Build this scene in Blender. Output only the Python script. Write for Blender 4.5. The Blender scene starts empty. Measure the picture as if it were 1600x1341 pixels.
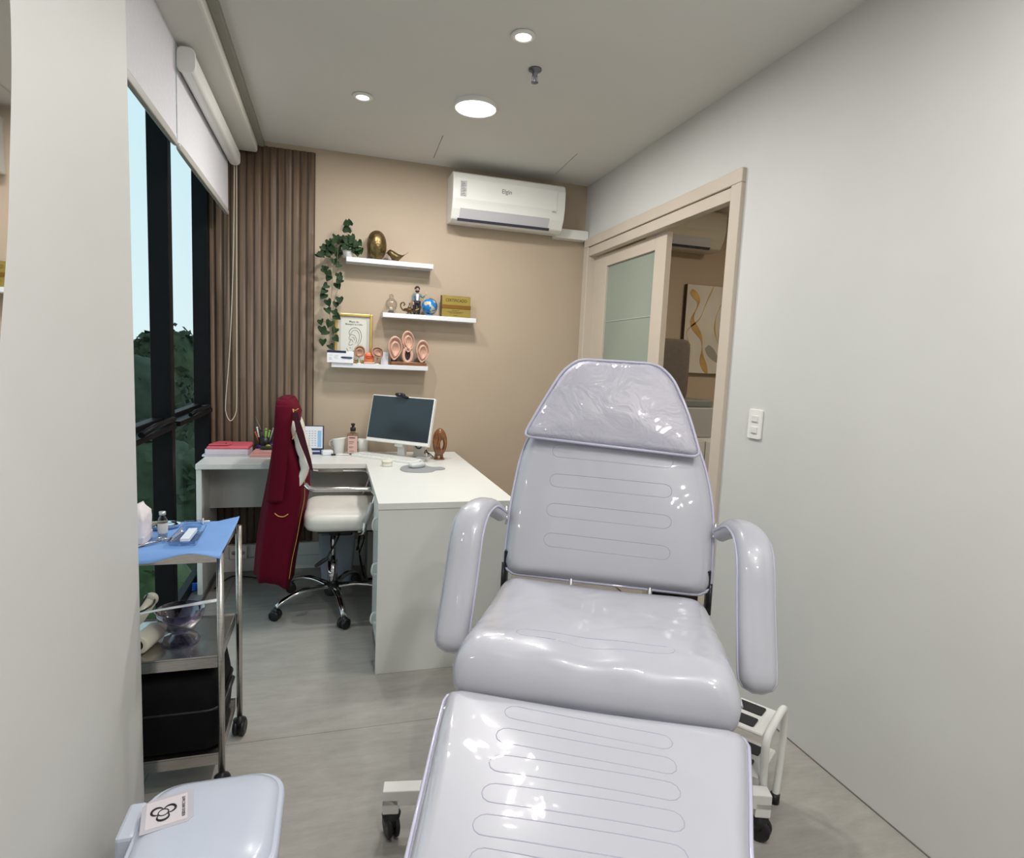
import bpy, bmesh, math, random
from mathutils import Vector, Matrix
random.seed(7)
S = bpy.context.scene
COL = S.collection
PI = math.pi
R = math.radians

# ------------------------------------------------------------------ camera
FW, FH, FPX = 1600.0, 1341.0, 931.2
YAW, PITCH, ROLL = 0.2941, 0.1084, -0.0452
cam_d = bpy.data.cameras.new('camera'); cam = bpy.data.objects.new('camera', cam_d); COL.objects.link(cam)
cam_d.sensor_fit = 'HORIZONTAL'; cam_d.sensor_width = 36.0; cam_d.lens = FPX / FW * 36.0
cam_d.clip_start = 0.02; cam_d.clip_end = 200
fw = Vector((math.sin(YAW) * math.cos(PITCH), math.cos(YAW) * math.cos(PITCH), -math.sin(PITCH)))
rt = Vector((math.cos(YAW), -math.sin(YAW), 0)); dn = fw.cross(rt)
cr, sr = math.cos(ROLL), math.sin(ROLL)
right = rt * cr + dn * sr; down = dn * cr - rt * sr
m3 = Matrix((right, -down, -fw)).transposed()
cam.matrix_world = Matrix.Translation((0, 0, 1.35)) @ m3.to_4x4()
S.camera = cam

# ------------------------------------------------------------------ view, world, big light
S.view_settings.view_transform = 'Standard'; S.view_settings.look = 'None'
S.view_settings.gamma = 1.0; S.view_settings.use_curve_mapping = False
S.view_settings.exposure = 0.0
LAMP = 1.0          # scales all ceiling lamps
w = bpy.data.worlds.new('sky'); S.world = w; w.use_nodes = True
wn = w.node_tree; bg = wn.nodes['Background']
geo = wn.nodes.new('ShaderNodeTexCoord'); sep = wn.nodes.new('ShaderNodeSeparateXYZ'); ramp = wn.nodes.new('ShaderNodeValToRGB')
wn.links.new(geo.outputs['Generated'], sep.inputs[0]); wn.links.new(sep.outputs['Z'], ramp.inputs[0])
ramp.color_ramp.elements[0].position = 0.0; ramp.color_ramp.elements[0].color = (0.70, 0.82, 0.84, 1)
ramp.color_ramp.elements[1].position = 0.6; ramp.color_ramp.elements[1].color = (0.50, 0.72, 0.82, 1)
wn.links.new(ramp.outputs[0], bg.inputs[0]); bg.inputs[1].default_value = 1.25

# ------------------------------------------------------------------ materials
MATS = {}
def mat(name, col, rough=0.5, metal=0.0, coat=0.0, coat_r=0.05, spec=0.5, noise=None, bump=None, emit=None, alpha=None, trans=0.0, sheen=0.0, ior=1.45):
    """noise=(scale, amount, stretch) colour variation; bump=(scale, strength, distance)"""
    if name in MATS: return MATS[name]
    m = bpy.data.materials.new(name); m.use_nodes = True; MATS[name] = m
    nt = m.node_tree; b = nt.nodes['Principled BSDF']
    c = (*col, 1)
    b.inputs['Base Color'].default_value = c; b.inputs['Roughness'].default_value = rough
    b.inputs['Metallic'].default_value = metal; b.inputs['Coat Weight'].default_value = coat
    b.inputs['Coat Roughness'].default_value = coat_r; b.inputs['Specular IOR Level'].default_value = spec
    b.inputs['Transmission Weight'].default_value = trans; b.inputs['IOR'].default_value = ior
    b.inputs['Sheen Weight'].default_value = sheen
    if alpha is not None: b.inputs['Alpha'].default_value = alpha
    if emit: b.inputs['Emission Color'].default_value = (*emit[0], 1); b.inputs['Emission Strength'].default_value = emit[1]
    tc = nt.nodes.new('ShaderNodeTexCoord')
    if noise:
        sc, am, st = noise
        mp = nt.nodes.new('ShaderNodeMapping'); mp.inputs['Scale'].default_value = st
        n = nt.nodes.new('ShaderNodeTexNoise'); n.inputs['Scale'].default_value = sc; n.inputs['Detail'].default_value = 6
        r = nt.nodes.new('ShaderNodeValToRGB')
        r.color_ramp.elements[0].position = 0.3; r.color_ramp.elements[1].position = 0.7
        r.color_ramp.elements[0].color = (*[max(0, x * (1 - am)) for x in col], 1)
        r.color_ramp.elements[1].color = (*[min(1, x * (1 + am)) for x in col], 1)
        nt.links.new(tc.outputs['Object'], mp.inputs[0]); nt.links.new(mp.outputs[0], n.inputs['Vector'])
        nt.links.new(n.outputs['Fac'], r.inputs[0]); nt.links.new(r.outputs[0], b.inputs['Base Color'])
    if bump:
        sc, stg, ds = bump[:3]
        n2 = nt.nodes.new('ShaderNodeTexNoise'); n2.inputs['Scale'].default_value = sc; n2.inputs['Detail'].default_value = bump[3] if len(bump) > 3 else 2
        n2.inputs['Distortion'].default_value = bump[4] if len(bump) > 4 else 0
        bp = nt.nodes.new('ShaderNodeBump'); bp.inputs['Strength'].default_value = stg; bp.inputs['Distance'].default_value = ds
        nt.links.new(tc.outputs['Object'], n2.inputs['Vector']); nt.links.new(n2.outputs['Fac'], bp.inputs['Height'])
        nt.links.new(bp.outputs[0], b.inputs['Coat Normal' if coat > 0 else 'Normal'])
        if coat > 0:      # the vinyl below is smoother than the plastic film over it
            b2 = nt.nodes.new('ShaderNodeBump'); b2.inputs['Strength'].default_value = stg*0.25; b2.inputs['Distance'].default_value = ds*0.25
            nt.links.new(n2.outputs['Fac'], b2.inputs['Height']); nt.links.new(b2.outputs[0], b.inputs['Normal'])
    return m

def glass_mat(name, tint=(0.9, 0.95, 0.95), mixf=0.12, rough=0.0, refl=1.0):
    if name in MATS: return MATS[name]
    m = bpy.data.materials.new(name); m.use_nodes = True; MATS[name] = m
    nt = m.node_tree; nt.nodes.clear()
    o = nt.nodes.new('ShaderNodeOutputMaterial'); mx = nt.nodes.new('ShaderNodeMixShader')
    t = nt.nodes.new('ShaderNodeBsdfTransparent'); t.inputs[0].default_value = (*tint, 1)
    g = nt.nodes.new('ShaderNodeBsdfGlossy'); g.inputs['Roughness'].default_value = rough
    fr = nt.nodes.new('ShaderNodeLayerWeight'); fr.inputs[0].default_value = mixf
    mu = nt.nodes.new('ShaderNodeMath'); mu.operation = 'MULTIPLY'; mu.inputs[1].default_value = refl
    nt.links.new(fr.outputs['Facing'], mu.inputs[0]); nt.links.new(mu.outputs[0], mx.inputs[0])
    nt.links.new(t.outputs[0], mx.inputs[1]); nt.links.new(g.outputs[0], mx.inputs[2]); nt.links.new(mx.outputs[0], o.inputs[0])
    return m

WALL = mat('wall_paint', (0.61, 0.615, 0.60), 0.6, noise=(3, 0.02, (1, 1, 1)), bump=(220, 0.05, 0.001))
CEIL = mat('ceiling_paint', (0.72, 0.71, 0.68), 0.7, noise=(2, 0.015, (1, 1, 1)))
BEIGE = mat('beige_paint', (0.465, 0.375, 0.28), 0.6, noise=(2.5, 0.025, (1, 1, 1)), bump=(200, 0.05, 0.001))
SOFFIT = mat('soffit_paint', (0.66, 0.65, 0.60), 0.6)
FRAME = mat('door_frame_paint', (0.56, 0.49, 0.41), 0.4, noise=(6, 0.03, (1, 1, 0.2)))
WHITE = mat('white_laminate', (0.70, 0.715, 0.69), 0.32, noise=(8, 0.01, (1, 1, 1)))
WHITEP = mat('white_plastic', (0.80, 0.80, 0.77), 0.3, noise=(10, 0.01, (1, 1, 1)))
SHELFW = mat('white_shelf', (0.70, 0.72, 0.75), 0.35, noise=(10, 0.01, (1, 1, 1)))
EDGE = mat('laminate_edge', (0.70, 0.68, 0.60), 0.4)
BLACK = mat('black_frame', (0.004, 0.005, 0.006), 0.5, spec=0.15, noise=(20, 0.2, (1, 1, 1)))
BLKP = mat('black_plastic', (0.012, 0.012, 0.014), 0.4, noise=(30, 0.2, (1, 1, 1)))
CHROME = mat('chrome', (0.80, 0.80, 0.80), 0.08, 1.0, bump=(40, 0.02, 0.001))
STEEL = mat('brushed_steel', (0.55, 0.53, 0.50), 0.25, 1.0, noise=(30, 0.12, (1, 1, 12)))
VINYL = mat('lavender_vinyl_under_plastic', (0.43, 0.44, 0.495), 0.32, 0, 1.0, 0.05, bump=(6, 0.42, 0.024, 1.6, 0.8))
VINYLH = mat('lavender_vinyl_wrinkled_plastic', (0.43, 0.425, 0.50), 0.4, 0, 1.0, 0.03, bump=(12, 1.0, 0.13, 3, 1.2))
VSEAM = mat('lavender_seam', (0.34, 0.34, 0.44), 0.35, 0, 0.5)
VPIPE = mat('lavender_piping', (0.47, 0.47, 0.60), 0.3, 0, 0.8)
WMETAL = mat('white_metal', (0.72, 0.72, 0.69), 0.35, noise=(12, 0.03, (1, 1, 1)))
LEATHER = mat('white_leather', (0.74, 0.72, 0.67), 0.42, noise=(15, 0.02, (1, 1, 1)), bump=(60, 0.15, 0.002))
COAT = mat('burgundy_cloth', (0.098, 0.0018, 0.013), 0.9, spec=0.2, noise=(9, 0.12, (1, 1, 0.3)), bump=(7, 0.35, 0.02))
GOLDT = mat('gold_trim', (0.62, 0.36, 0.08), 0.5, 0.2)
GLASS = glass_mat('clear_glass', (0.95, 0.98, 0.98), 0.10, refl=0.16)
CLEARP = glass_mat('clear_plastic', (0.80, 0.86, 0.92), 0.25)
PURPC = glass_mat('clear_purple_plastic', (0.62, 0.58, 0.72), 0.3)
FROST = mat('frosted_glass', (0.27, 0.31, 0.26), 0.28, noise=(2, 0.08, (1, 1, 1)))
EMIT = mat('lamp_diffuser', (1, 1, 1), 0.5, emit=((1, 0.97, 0.92), 9.0))

def floor_mat():
    m = bpy.data.materials.new('floor_tile'); m.use_nodes = True; nt = m.node_tree; b = nt.nodes['Principled BSDF']
    tc = nt.nodes.new('ShaderNodeTexCoord'); mp = nt.nodes.new('ShaderNodeMapping')
    mp.inputs['Location'].default_value = (0.55, 0.29, 0)
    nt.links.new(tc.outputs['Object'], mp.inputs[0])
    br = nt.nodes.new('ShaderNodeTexBrick'); br.offset = 0.0; br.inputs['Scale'].default_value = 1.0
    br.inputs['Brick Width'].default_value = 1.2; br.inputs['Row Height'].default_value = 1.2; br.inputs['Mortar Size'].default_value = 0.0018
    br.inputs['Mortar Smooth'].default_value = 0.1
    br.inputs['Color1'].default_value = (1, 1, 1, 1); br.inputs['Color2'].default_value = (0.97, 0.97, 0.97, 1); br.inputs['Mortar'].default_value = (0.55, 0.53, 0.5, 1)
    nt.links.new(mp.outputs[0], br.inputs['Vector'])
    n = nt.nodes.new('ShaderNodeTexNoise'); n.inputs['Scale'].default_value = 9; n.inputs['Detail'].default_value = 10; n.inputs['Roughness'].default_value = 0.75
    m2 = nt.nodes.new('ShaderNodeMapping'); m2.inputs['Scale'].default_value = (0.6, 2.2, 1)
    nt.links.new(tc.outputs['Object'], m2.inputs[0]); nt.links.new(m2.outputs[0], n.inputs['Vector'])
    r = nt.nodes.new('ShaderNodeValToRGB'); r.color_ramp.elements[0].position = 0.32; r.color_ramp.elements[1].position = 0.72
    r.color_ramp.elements[0].color = (0.275, 0.262, 0.238, 1); r.color_ramp.elements[1].color = (0.375, 0.36, 0.33, 1)
    nt.links.new(n.outputs['Fac'], r.inputs[0])
    mx = nt.nodes.new('ShaderNodeMix'); mx.data_type = 'RGBA'; mx.blend_type = 'MULTIPLY'; mx.inputs[0].default_value = 1
    nt.links.new(r.outputs[0], mx.inputs[6]); nt.links.new(br.outputs['Color'], mx.inputs[7]); nt.links.new(mx.outputs[2], b.inputs['Base Color'])
    b.inputs['Roughness'].default_value = 0.55
    return m
FLOOR = floor_mat()

def wood_slat_mat():
    m = bpy.data.materials.new('bamboo_slat'); m.use_nodes = True; nt = m.node_tree; b = nt.nodes['Principled BSDF']
    tc = nt.nodes.new('ShaderNodeTexCoord'); mp = nt.nodes.new('ShaderNodeMapping'); mp.inputs['Scale'].default_value = (22, 22, 1.2)
    nt.links.new(tc.outputs['Object'], mp.inputs[0])
    n = nt.nodes.new('ShaderNodeTexNoise'); n.inputs['Scale'].default_value = 2.5; n.inputs['Detail'].default_value = 5
    nt.links.new(mp.outputs[0], n.inputs['Vector'])
    r = nt.nodes.new('ShaderNodeValToRGB'); r.color_ramp.elements[0].position = 0.28; r.color_ramp.elements[1].position = 0.7
    r.color_ramp.elements[0].color = (0.105, 0.070, 0.046, 1); r.color_ramp.elements[1].color = (0.205, 0.142, 0.095, 1)
    nt.links.new(n.outputs['Fac'], r.inputs[0]); nt.links.new(r.outputs[0], b.inputs['Base Color'])
    b.inputs['Roughness'].default_value = 0.55
    return m
SLAT = wood_slat_mat()
SLATD = mat('slat_groove', (0.07, 0.047, 0.032), 0.7, noise=(20, 0.2, (1, 1, 0.1)))

# ------------------------------------------------------------------ geometry helpers
class MB:
    def __init__(s): s.bm = bmesh.new(); s.mi = 0
    def _f(s, vs, smooth=False):
        try:
            f = s.bm.faces.new(vs); f.smooth = smooth; f.material_index = s.mi
        except ValueError: pass
    def box(s, x0, y0, z0, x1, y1, z1):
        v = [s.bm.verts.new(p) for p in ((x0,y0,z0),(x1,y0,z0),(x1,y1,z0),(x0,y1,z0),(x0,y0,z1),(x1,y0,z1),(x1,y1,z1),(x0,y1,z1))]
        for f in ((0,3,2,1),(4,5,6,7),(0,1,5,4),(1,2,6,5),(2,3,7,6),(3,0,4,7)): s._f([v[i] for i in f])
        return s
    def loops(s, loops, cap=True, smooth=True, closed=True):
        rs = [[s.bm.verts.new(p) for p in L] for L in loops]
        n = len(rs[0])
        for a, b in zip(rs, rs[1:]):
            for i in range(n if closed else n - 1):
                j = (i + 1) % n
                s._f([a[i], a[j], b[j], b[i]], smooth)
        if cap:
            s._f(list(reversed(rs[0]))); s._f(rs[-1])
        return s
    def tube(s, pts, r, n=10, cap=True, smooth=True):
        pts = [Vector(p) for p in pts]; L = []
        rr = r if isinstance(r, (list, tuple)) else [r] * len(pts)
        up = None
        for i, p in enumerate(pts):
            t = (pts[min(i + 1, len(pts) - 1)] - pts[max(i - 1, 0)]).normalized()
            if up is None:
                up = Vector((0, 0, 1)) if abs(t.z) < 0.9 else Vector((1, 0, 0))
            a = t.cross(up).normalized(); up = a.cross(t).normalized()
            L.append([p + (a * math.cos(2*PI*k/n) + up * math.sin(2*PI*k/n)) * rr[i] for k in range(n)])
        return s.loops(L, cap, smooth)
    def ring(s, pts, r, n=8):
        pts = [Vector(p) for p in pts]; m = len(pts); rs = []
        nrm = sum(((pts[i] - pts[0]).cross(pts[(i+1) % m] - pts[0]) for i in range(m)), Vector()).normalized()
        for i, p in enumerate(pts):
            t = (pts[(i+1) % m] - pts[i-1]).normalized(); a = t.cross(nrm).normalized(); b = a.cross(t)
            rs.append([s.bm.verts.new(p + (a*math.cos(2*PI*k/n) + b*math.sin(2*PI*k/n)) * r) for k in range(n)])
        for i in range(m):
            A, B = rs[i], rs[(i+1) % m]
            for k in range(n): s._f([A[k], A[(k+1) % n], B[(k+1) % n], B[k]], True)
        return s
    def cyl(s, a, b, r, n=20, r2=None):
        return s.tube([a, b], [r, r2 if r2 is not None else r], n)
    def lathe(s, c, prof, n=24, ax='z', sx=1, sy=1, cap=True):
        L = []
        for r, h in prof:
            ring = []
            for k in range(n):
                a = 2 * PI * k / n; x, y = r * math.cos(a) * sx, r * math.sin(a) * sy
                p = (x, y, h) if ax == 'z' else ((h, x, y) if ax == 'x' else (y, h, x))
                ring.append((c[0] + p[0], c[1] + p[1], c[2] + p[2]))
            L.append(ring)
        return s.loops(L, cap)
    def prism(s, pts, d, ex=(1,0,0), ey=(0,0,1), o=(0,0,0), smooth=False):
        """2D outline pts extruded by the vector d; ex, ey the outline's axes"""
        ex, ey, o, d = Vector(ex), Vector(ey), Vector(o), Vector(d)
        A = [o + ex*p[0] + ey*p[1] for p in pts]
        return s.loops([A, [q + d for q in A]], True, smooth)
    def sphere(s, c, r, sx=1, sy=1, sz=1, n=16, m=10):
        prof = [(max(math.sin(PI*i/m), 0.001)*r, -math.cos(PI*i/m)*r*sz) for i in range(m+1)]
        return s.lathe(c, prof, n, 'z', sx, sy)
    def rbox(s, c, hx, hy, hz, e=4.0, n=32, m=12):
        """soft rounded box"""
        L = []
        for i in range(m + 1):
            v = -PI/2 + PI*i/m; cz = math.sin(v); w_ = max(abs(math.cos(v)), 1e-3)
            q = w_ ** (2/e); z = math.copysign(abs(cz) ** (2/e), cz)
            ring = []
            for k in range(n):
                a = 2*PI*k/n; x, y = math.cos(a), math.sin(a)
                ring.append((c[0] + hx*q*math.copysign(abs(x)**(2/e), x), c[1] + hy*q*math.copysign(abs(y)**(2/e), y), c[2] + hz*z))
            L.append(ring)
        return s.loops(L)
    def xf(s, M):
        bmesh.ops.transform(s.bm, matrix=M, verts=s.bm.verts); return s
    def noise(s, amp, f=10, seed=0):
        from mathutils import noise as N
        for v in s.bm.verts:
            v.co += Vector(N.noise_vector(v.co * f + Vector((seed, 0, 0)))) * amp
        return s
    def build(s, name, m, parent=None, bevel=0, sub=0):
        bmesh.ops.recalc_face_normals(s.bm, faces=s.bm.faces)
        me = bpy.data.meshes.new(name); s.bm.to_mesh(me); s.bm.free()
        for x in (m if isinstance(m, (list, tuple)) else [m]): me.materials.append(x)
        o = bpy.data.objects.new(name, me); COL.objects.link(o)
        if parent: o.parent = parent
        if bevel:
            b = o.modifiers.new('bevel', 'BEVEL'); b.width = bevel; b.segments = 2; b.limit_method = 'ANGLE'
        if sub:
            b = o.modifiers.new('sub', 'SUBSURF'); b.levels = sub; b.render_levels = sub
        return o

def thing(name, label, cat, loc=(0,0,0), rz=0, group=None):
    o = bpy.data.objects.new(name, None); COL.objects.link(o); o.location = loc; o.rotation_euler = (0, 0, rz)
    o['label'] = label; o['category'] = cat
    if group: o['group'] = group
    return o
def tag(o, label, cat, group=None):
    o['label'] = label; o['category'] = cat
    if group: o['group'] = group
    return o
def struct(o, label=None):
    o['kind'] = 'structure'
    if label: o['label'] = label
    return o
def copy_tree(o, parent=None):
    c = o.copy(); COL.objects.link(c)
    if parent: c.parent = parent
    for ch in list(o.children): copy_tree(ch, c)
    return c
def text(s, size, m, parent, M, name='lettering', depth=0.0004, font_w=1.0, align='CENTER'):
    cu = bpy.data.curves.new('t', 'FONT'); cu.body = s; cu.size = size; cu.extrude = depth; cu.align_x = align; cu.align_y = 'CENTER'; cu.offset = size*0.012
    t = bpy.data.objects.new('t', cu); COL.objects.link(t)
    dg = bpy.context.evaluated_depsgraph_get(); me = bpy.data.meshes.new_from_object(t.evaluated_get(dg))
    bpy.data.objects.remove(t); me.materials.clear(); me.materials.append(m)
    me.transform(M @ Matrix.Diagonal((font_w, 1, 1, 1)))
    o = bpy.data.objects.new(name, me); COL.objects.link(o); o.parent = parent
    return o
def axes(o, ex, ey, ez):
    return Matrix.Translation(o) @ Matrix((Vector(ex), Vector(ey), Vector(ez))).transposed().to_4x4()
FRONT = lambda x, y, z: axes((x, y, z), (1,0,0), (0,0,1), (0,-1,0))    # text facing -y

def roundpoly(pts, r, seg=6):
    out = []; n = len(pts)
    for i in range(n):
        p = Vector(pts[i]); a = Vector(pts[i-1]); b = Vector(pts[(i+1) % n])
        ri = r[i] if isinstance(r, (list, tuple)) else r
        da, db = (a-p), (b-p); ri = min(ri, da.length*0.45, db.length*0.45)
        A = p + da.normalized()*ri; B = p + db.normalized()*ri
        for k in range(seg+1):
            t = k/seg; out.append(tuple(A*(1-t)**2 + p*2*t*(1-t) + B*t*t))
    return out
def resample(pts, n):
    P = [Vector(p) for p in pts] + [Vector(pts[0])]
    d = [0]
    for a, b in zip(P, P[1:]): d.append(d[-1] + (b-a).length)
    out = []; j = 0
    for k in range(n):
        t = d[-1]*k/n
        while d[j+1] < t: j += 1
        u = (t-d[j])/max(d[j+1]-d[j], 1e-9); out.append(P[j].lerp(P[j+1], u))
    return out

class Cushion:
    def __init__(s, outline, T, dome, N=112, rr=None, shape=None):
        s.o = resample(outline, N); s.T = T; s.dome = dome; s.N = N
        s.c = sum(s.o, Vector((0, 0))) / N; s.r = rr if rr else T/2; s.shape = shape
    def hz(s, x, y, z):
        return z + (s.shape(x, y) if s.shape else 0)
    def mesh(s, mb):
        L = []; n = 7
        def ring(sc_abs, sc_rel, z):
            out = []
            for p in s.o:
                d = p - s.c; l = d.length; q = s.c + d * ((l - sc_abs)/l) * sc_rel
                out.append((q.x, q.y, s.hz(q.x, q.y, z)))
            return out
        for i in range(n+1):      # lower half round
            a = -PI/2 + (PI/2)*i/n
            L.append(ring(s.r*(1-math.cos(a)), 1, math.sin(a)*s.T/2))
        for i in range(1, n+1):
            a = (PI/2)*i/n
            L.append(ring(s.r*(1-math.cos(a)), 1, math.sin(a)*s.T/2))
        for k in range(1, 13):
            t = 1 - k/12.5
            L.append(ring(s.r, t, s.T/2 + s.dome*(1-t**2.2)))
        mb.loops(L); return mb
    def top(s, x, y):
        d = Vector((x, y)) - s.c; best = 1
        if d.length < 1e-6: return s.hz(x, y, s.T/2 + s.dome)
        a = math.atan2(d.y, d.x); m = min(s.o, key=lambda p: abs((math.atan2((p-s.c).y, (p-s.c).x) - a + PI) % (2*PI) - PI))
        t = min(1, d.length / ((m - s.c).length - s.r))
        return s.hz(x, y, s.T/2 + s.dome*(1-t**2.2))

# ================================================================== SETTING
XR, YB, H = 1.65, 3.925, 2.58
struct(MB().box(-0.765, -1.7, -0.08, 3.7, 4.05, 0).build('floor', FLOOR))
c = MB().box(-0.4026, -1.7, H, XR, YB, H+0.1)
c.box(-0.85, -1.7, 2.66, -0.4026, YB, 2.68)
struct(c.build('ceiling', CEIL))
# soffit over the window, and a dark strip painting the shadow line beside the ceiling
struct(MB().box(-0.765, 1.79, 2.50, -0.435, YB-0.03, 2.655).build('trim_1', SOFFIT, bevel=0.012))
struct(MB().box(-0.433, -1.7, H-0.035, -0.4026, YB, H+0.05).build('trim_2', mat('painted_shadow_line', (0.30, 0.29, 0.25), 0.7)))
struct(MB().box(-0.765, YB, 0, XR, YB+0.1, H+0.08).build('wall_back', BEIGE))
rw = MB().box(XR, -1.7, 0, XR+0.1, 2.235, H+0.08).box(XR, 2.235, 2.20, XR+0.1, 3.87, H+0.08).box(XR, 3.87, 0, XR+0.1, YB+0.1, H+0.08)
struct(rw.build('wall_right', WALL))
struct(MB().box(-0.85, -1.7, 0, -0.50, 1.79, 2.66).build('wall_left', WALL, bevel=0.004))
struct(MB().box(-0.85, -1.8, 0, XR+0.1, -1.7, H+0.08).build('wall_front', WALL))
# access hatch lines in the ceiling: a shallow board
hb = MB()
for a, b in (((0.561, 3.412), (0.571, 3.79)), ((1.34, 3.367), (1.356, 3.76))):
    hb.tube([(a[0], a[1], H-0.0005), (b[0], b[1], H-0.0005)], 0.0022, 4)
struct(hb.build('trim_3', mat('hatch_joint', (0.35, 0.34, 0.31), 0.7)))

# baseboard on the back wall under the desk
bb = MB().box(-0.64, YB-0.045, 0, XR, YB-0.0, 0.085); bb.box(-0.64, YB-0.032, 0.085, XR, YB, 0.165)
struct(bb.build('baseboard_back', WHITEP, bevel=0.004))
bb = MB().box(XR-0.012, -1.7, 0, XR, 2.23, 0.0015)
struct(MB().box(XR-0.003, -1.7, 0, XR, 2.23, 0.004).build('baseboard_right', mat('dark_joint', (0.16, 0.15, 0.14), 0.8)))

# ---- window
wf = thing('window_1', '', ''); del wf['label']; del wf['category']; struct(wf)
f = MB()
for y in (2.12, 2.985, 3.825): f.box(-0.765, y-0.03, 0.03, -0.685, y+0.03, 2.5)
f.box(-0.765, 3.855, 0, -0.70, YB, 2.5)
f.build('mullion', BLACK, wf, bevel=0.003)
f = MB()
f.box(-0.765, 1.79, 0.03, -0.725, YB, 0.09); f.box(-0.765, 1.79, 2.42, -0.725, YB, 2.5)
f.box(-0.765, 1.79, 0.985, -0.72, 3.8, 1.045)
f.build('window_rail', BLACK, wf, bevel=0.003)
f = MB()
f.box(-0.72, 2.2, 1.00, -0.665, 2.95, 1.022); f.box(-0.72, 3.02, 1.00, -0.665, 3.78, 1.022)
f.tube([(-0.66, 2.42, 1.035), (-0.655, 2.6, 1.05), (-0.655, 2.86, 1.05), (-0.70, 2.93, 1.035)], 0.011, 8)
f.tube([(-0.66, 3.2, 1.035), (-0.655, 3.3, 1.045), (-0.655, 3.62, 1.045), (-0.70, 3.7, 1.035)], 0.010, 8)
f.build('window_stay', BLACK, wf)
MB().box(-0.762, 1.8, 0.09, -0.757, YB, 2.42).build('window_glass', GLASS, wf)
struct(MB().box(-0.765, 1.79, 0, -0.655, YB-0.03, 0.035).build('window_sill', mat('grey_sill', (0.13, 0.135, 0.14), 0.5, noise=(14, 0.25, (1, 0.3, 1)))))
bpy.data.objects['window_sill'].name = 'trim_4'

# ---- slatted bamboo panel on the back wall
sp = thing('slat_panel', 'brown bamboo fluted wall panel beside the window, behind the desk', 'wall panel', (-0.42, YB, 0))
g = MB().box(-0.29, -0.008, 0.17, 0.303, 0, 2.55); g.build('backing', SLATD, sp)
g = MB(); x = -0.288
while x < 0.29:
    n = 8; L = []
    nodes = sorted(random.uniform(0.2, 2.5) for _ in range(2))
    zs = sorted([0.17, 2.55] + [z+d for z in nodes for d in (-0.006, 0, 0.006)])
    for z in zs:
        k = 1.10 if any(abs(z-q) < 1e-6 for q in nodes) else 1.0
        L.append([(x + 0.0155 + math.copysign(abs(math.cos(PI*i/(n-1)))**0.6, math.cos(PI*i/(n-1)))*0.0175*k, -0.006 - abs(math.sin(PI*i/(n-1)))**0.7*0.009*k, z) for i in range(n)])
    g.loops(L)
    x += 0.0425
g.build('slats', SLAT, sp)

# ---- sliding door in the right wall
dr = thing('door_1', '', ''); del dr['label']; del dr['category']; struct(dr)
f = MB()
f.box(XR-0.02, 2.225, 0, XR+0.101, 2.295, 2.155); f.box(XR-0.02, 3.81, 0, XR+0.101, 3.88, 2.155)
f.box(XR-0.02, 2.225, 2.155, XR+0.101, 3.88, 2.215)
f.build('door_frame', FRAME, dr, bevel=0.004)
f = MB().box(XR-0.012, 2.295, 2.095, XR+0.035, 3.81, 2.151); f.build('header_board', FRAME, dr, bevel=0.003)
MB().box(XR-0.004, 2.295, 2.151, XR+0.1, 3.81, 2.157).build('header_groove', mat('groove_brown', (0.16, 0.12, 0.09), 0.7), dr)
f = MB()   # the sliding leaf
f.box(XR+0.04, 2.90, 0.01, XR+0.075, 3.02, 2.09); f.box(XR+0.04, 3.63, 0.01, XR+0.075, 3.82, 2.09)
f.box(XR+0.04, 3.02, 2.01, XR+0.075, 3.63, 2.09); f.box(XR+0.04, 3.02, 0.01, XR+0.075, 3.63, 0.75)
lf = f.build('door_leaf', FRAME, dr, bevel=0.003)
gl = MB().box(XR+0.055, 3.01, 0.74, XR+0.065, 3.64, 2.02).build('door_glass', FROST, lf)
MB().box(XR+0.052, 3.025, 1.65, XR+0.0548, 3.625, 1.656).build('glass_line', mat('etched_line', (0.40, 0.42, 0.36), 0.5), gl)

# ---- the room beyond the door
struct(MB().box(XR+0.1, YB+0.01, 0, 3.7, YB+0.1, H+0.08).build('wall_back', BEIGE))
struct(MB().box(3.6, 1.2, 0, 3.7, YB+0.01, H+0.08).build('wall_side', BEIGE))
struct(MB().box(XR+0.1, 1.1, 0, 3.7, 1.2, H+0.08).build('wall_front', WALL))
struct(MB().box(XR+0.1, 1.2, 2.50, 3.6, YB+0.01, 2.58).build('ceiling', CEIL))

# ================================================================== CEILING THINGS
def lamp(parent, loc, r, power, col=(1, 0.965, 0.925)):
    d = bpy.data.lights.new('bulb', 'AREA'); d.shape = 'DISK'; d.size = 2*r; d.energy = power*LAMP; d.color = col
    o = bpy.data.objects.new('bulb', d); COL.objects.link(o); o.location = loc; o.parent = parent
    return o
def downlight(x, y, label, power=9, z=H):
    t = thing('downlight', label, 'ceiling light', (x, y, z), 0, 'recessed downlights')
    MB().lathe((0,0,0), [(0.030, -0.001), (0.046, -0.001), (0.048, -0.005), (0.044, -0.009), (0.031, -0.010), (0.029, -0.004)], 28, cap=False).build('trim_ring', WHITEP, t)
    MB().lathe((0,0,0), [(0.001, -0.0045), (0.030, -0.0045), (0.030, -0.003), (0.001, -0.003)], 24).build('lens', EMIT, t)
    lamp(t, (0, 0, -0.013), 0.03, power)
downlight(0.118, 3.071, 'small bright recessed downlight left of the round ceiling lamp')
downlight(0.669, 2.291, 'small bright recessed downlight beside the sprinkler, nearest the camera')
downlight(0.35, 0.55, 'recessed downlight behind the picture edge, left over the treatment chair foot', 11)
downlight(1.20, 0.55, 'recessed downlight behind the picture edge, right by the white wall', 8)
downlight(0.55, -0.75, 'recessed downlight at the rear end of the room', 11)
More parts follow.
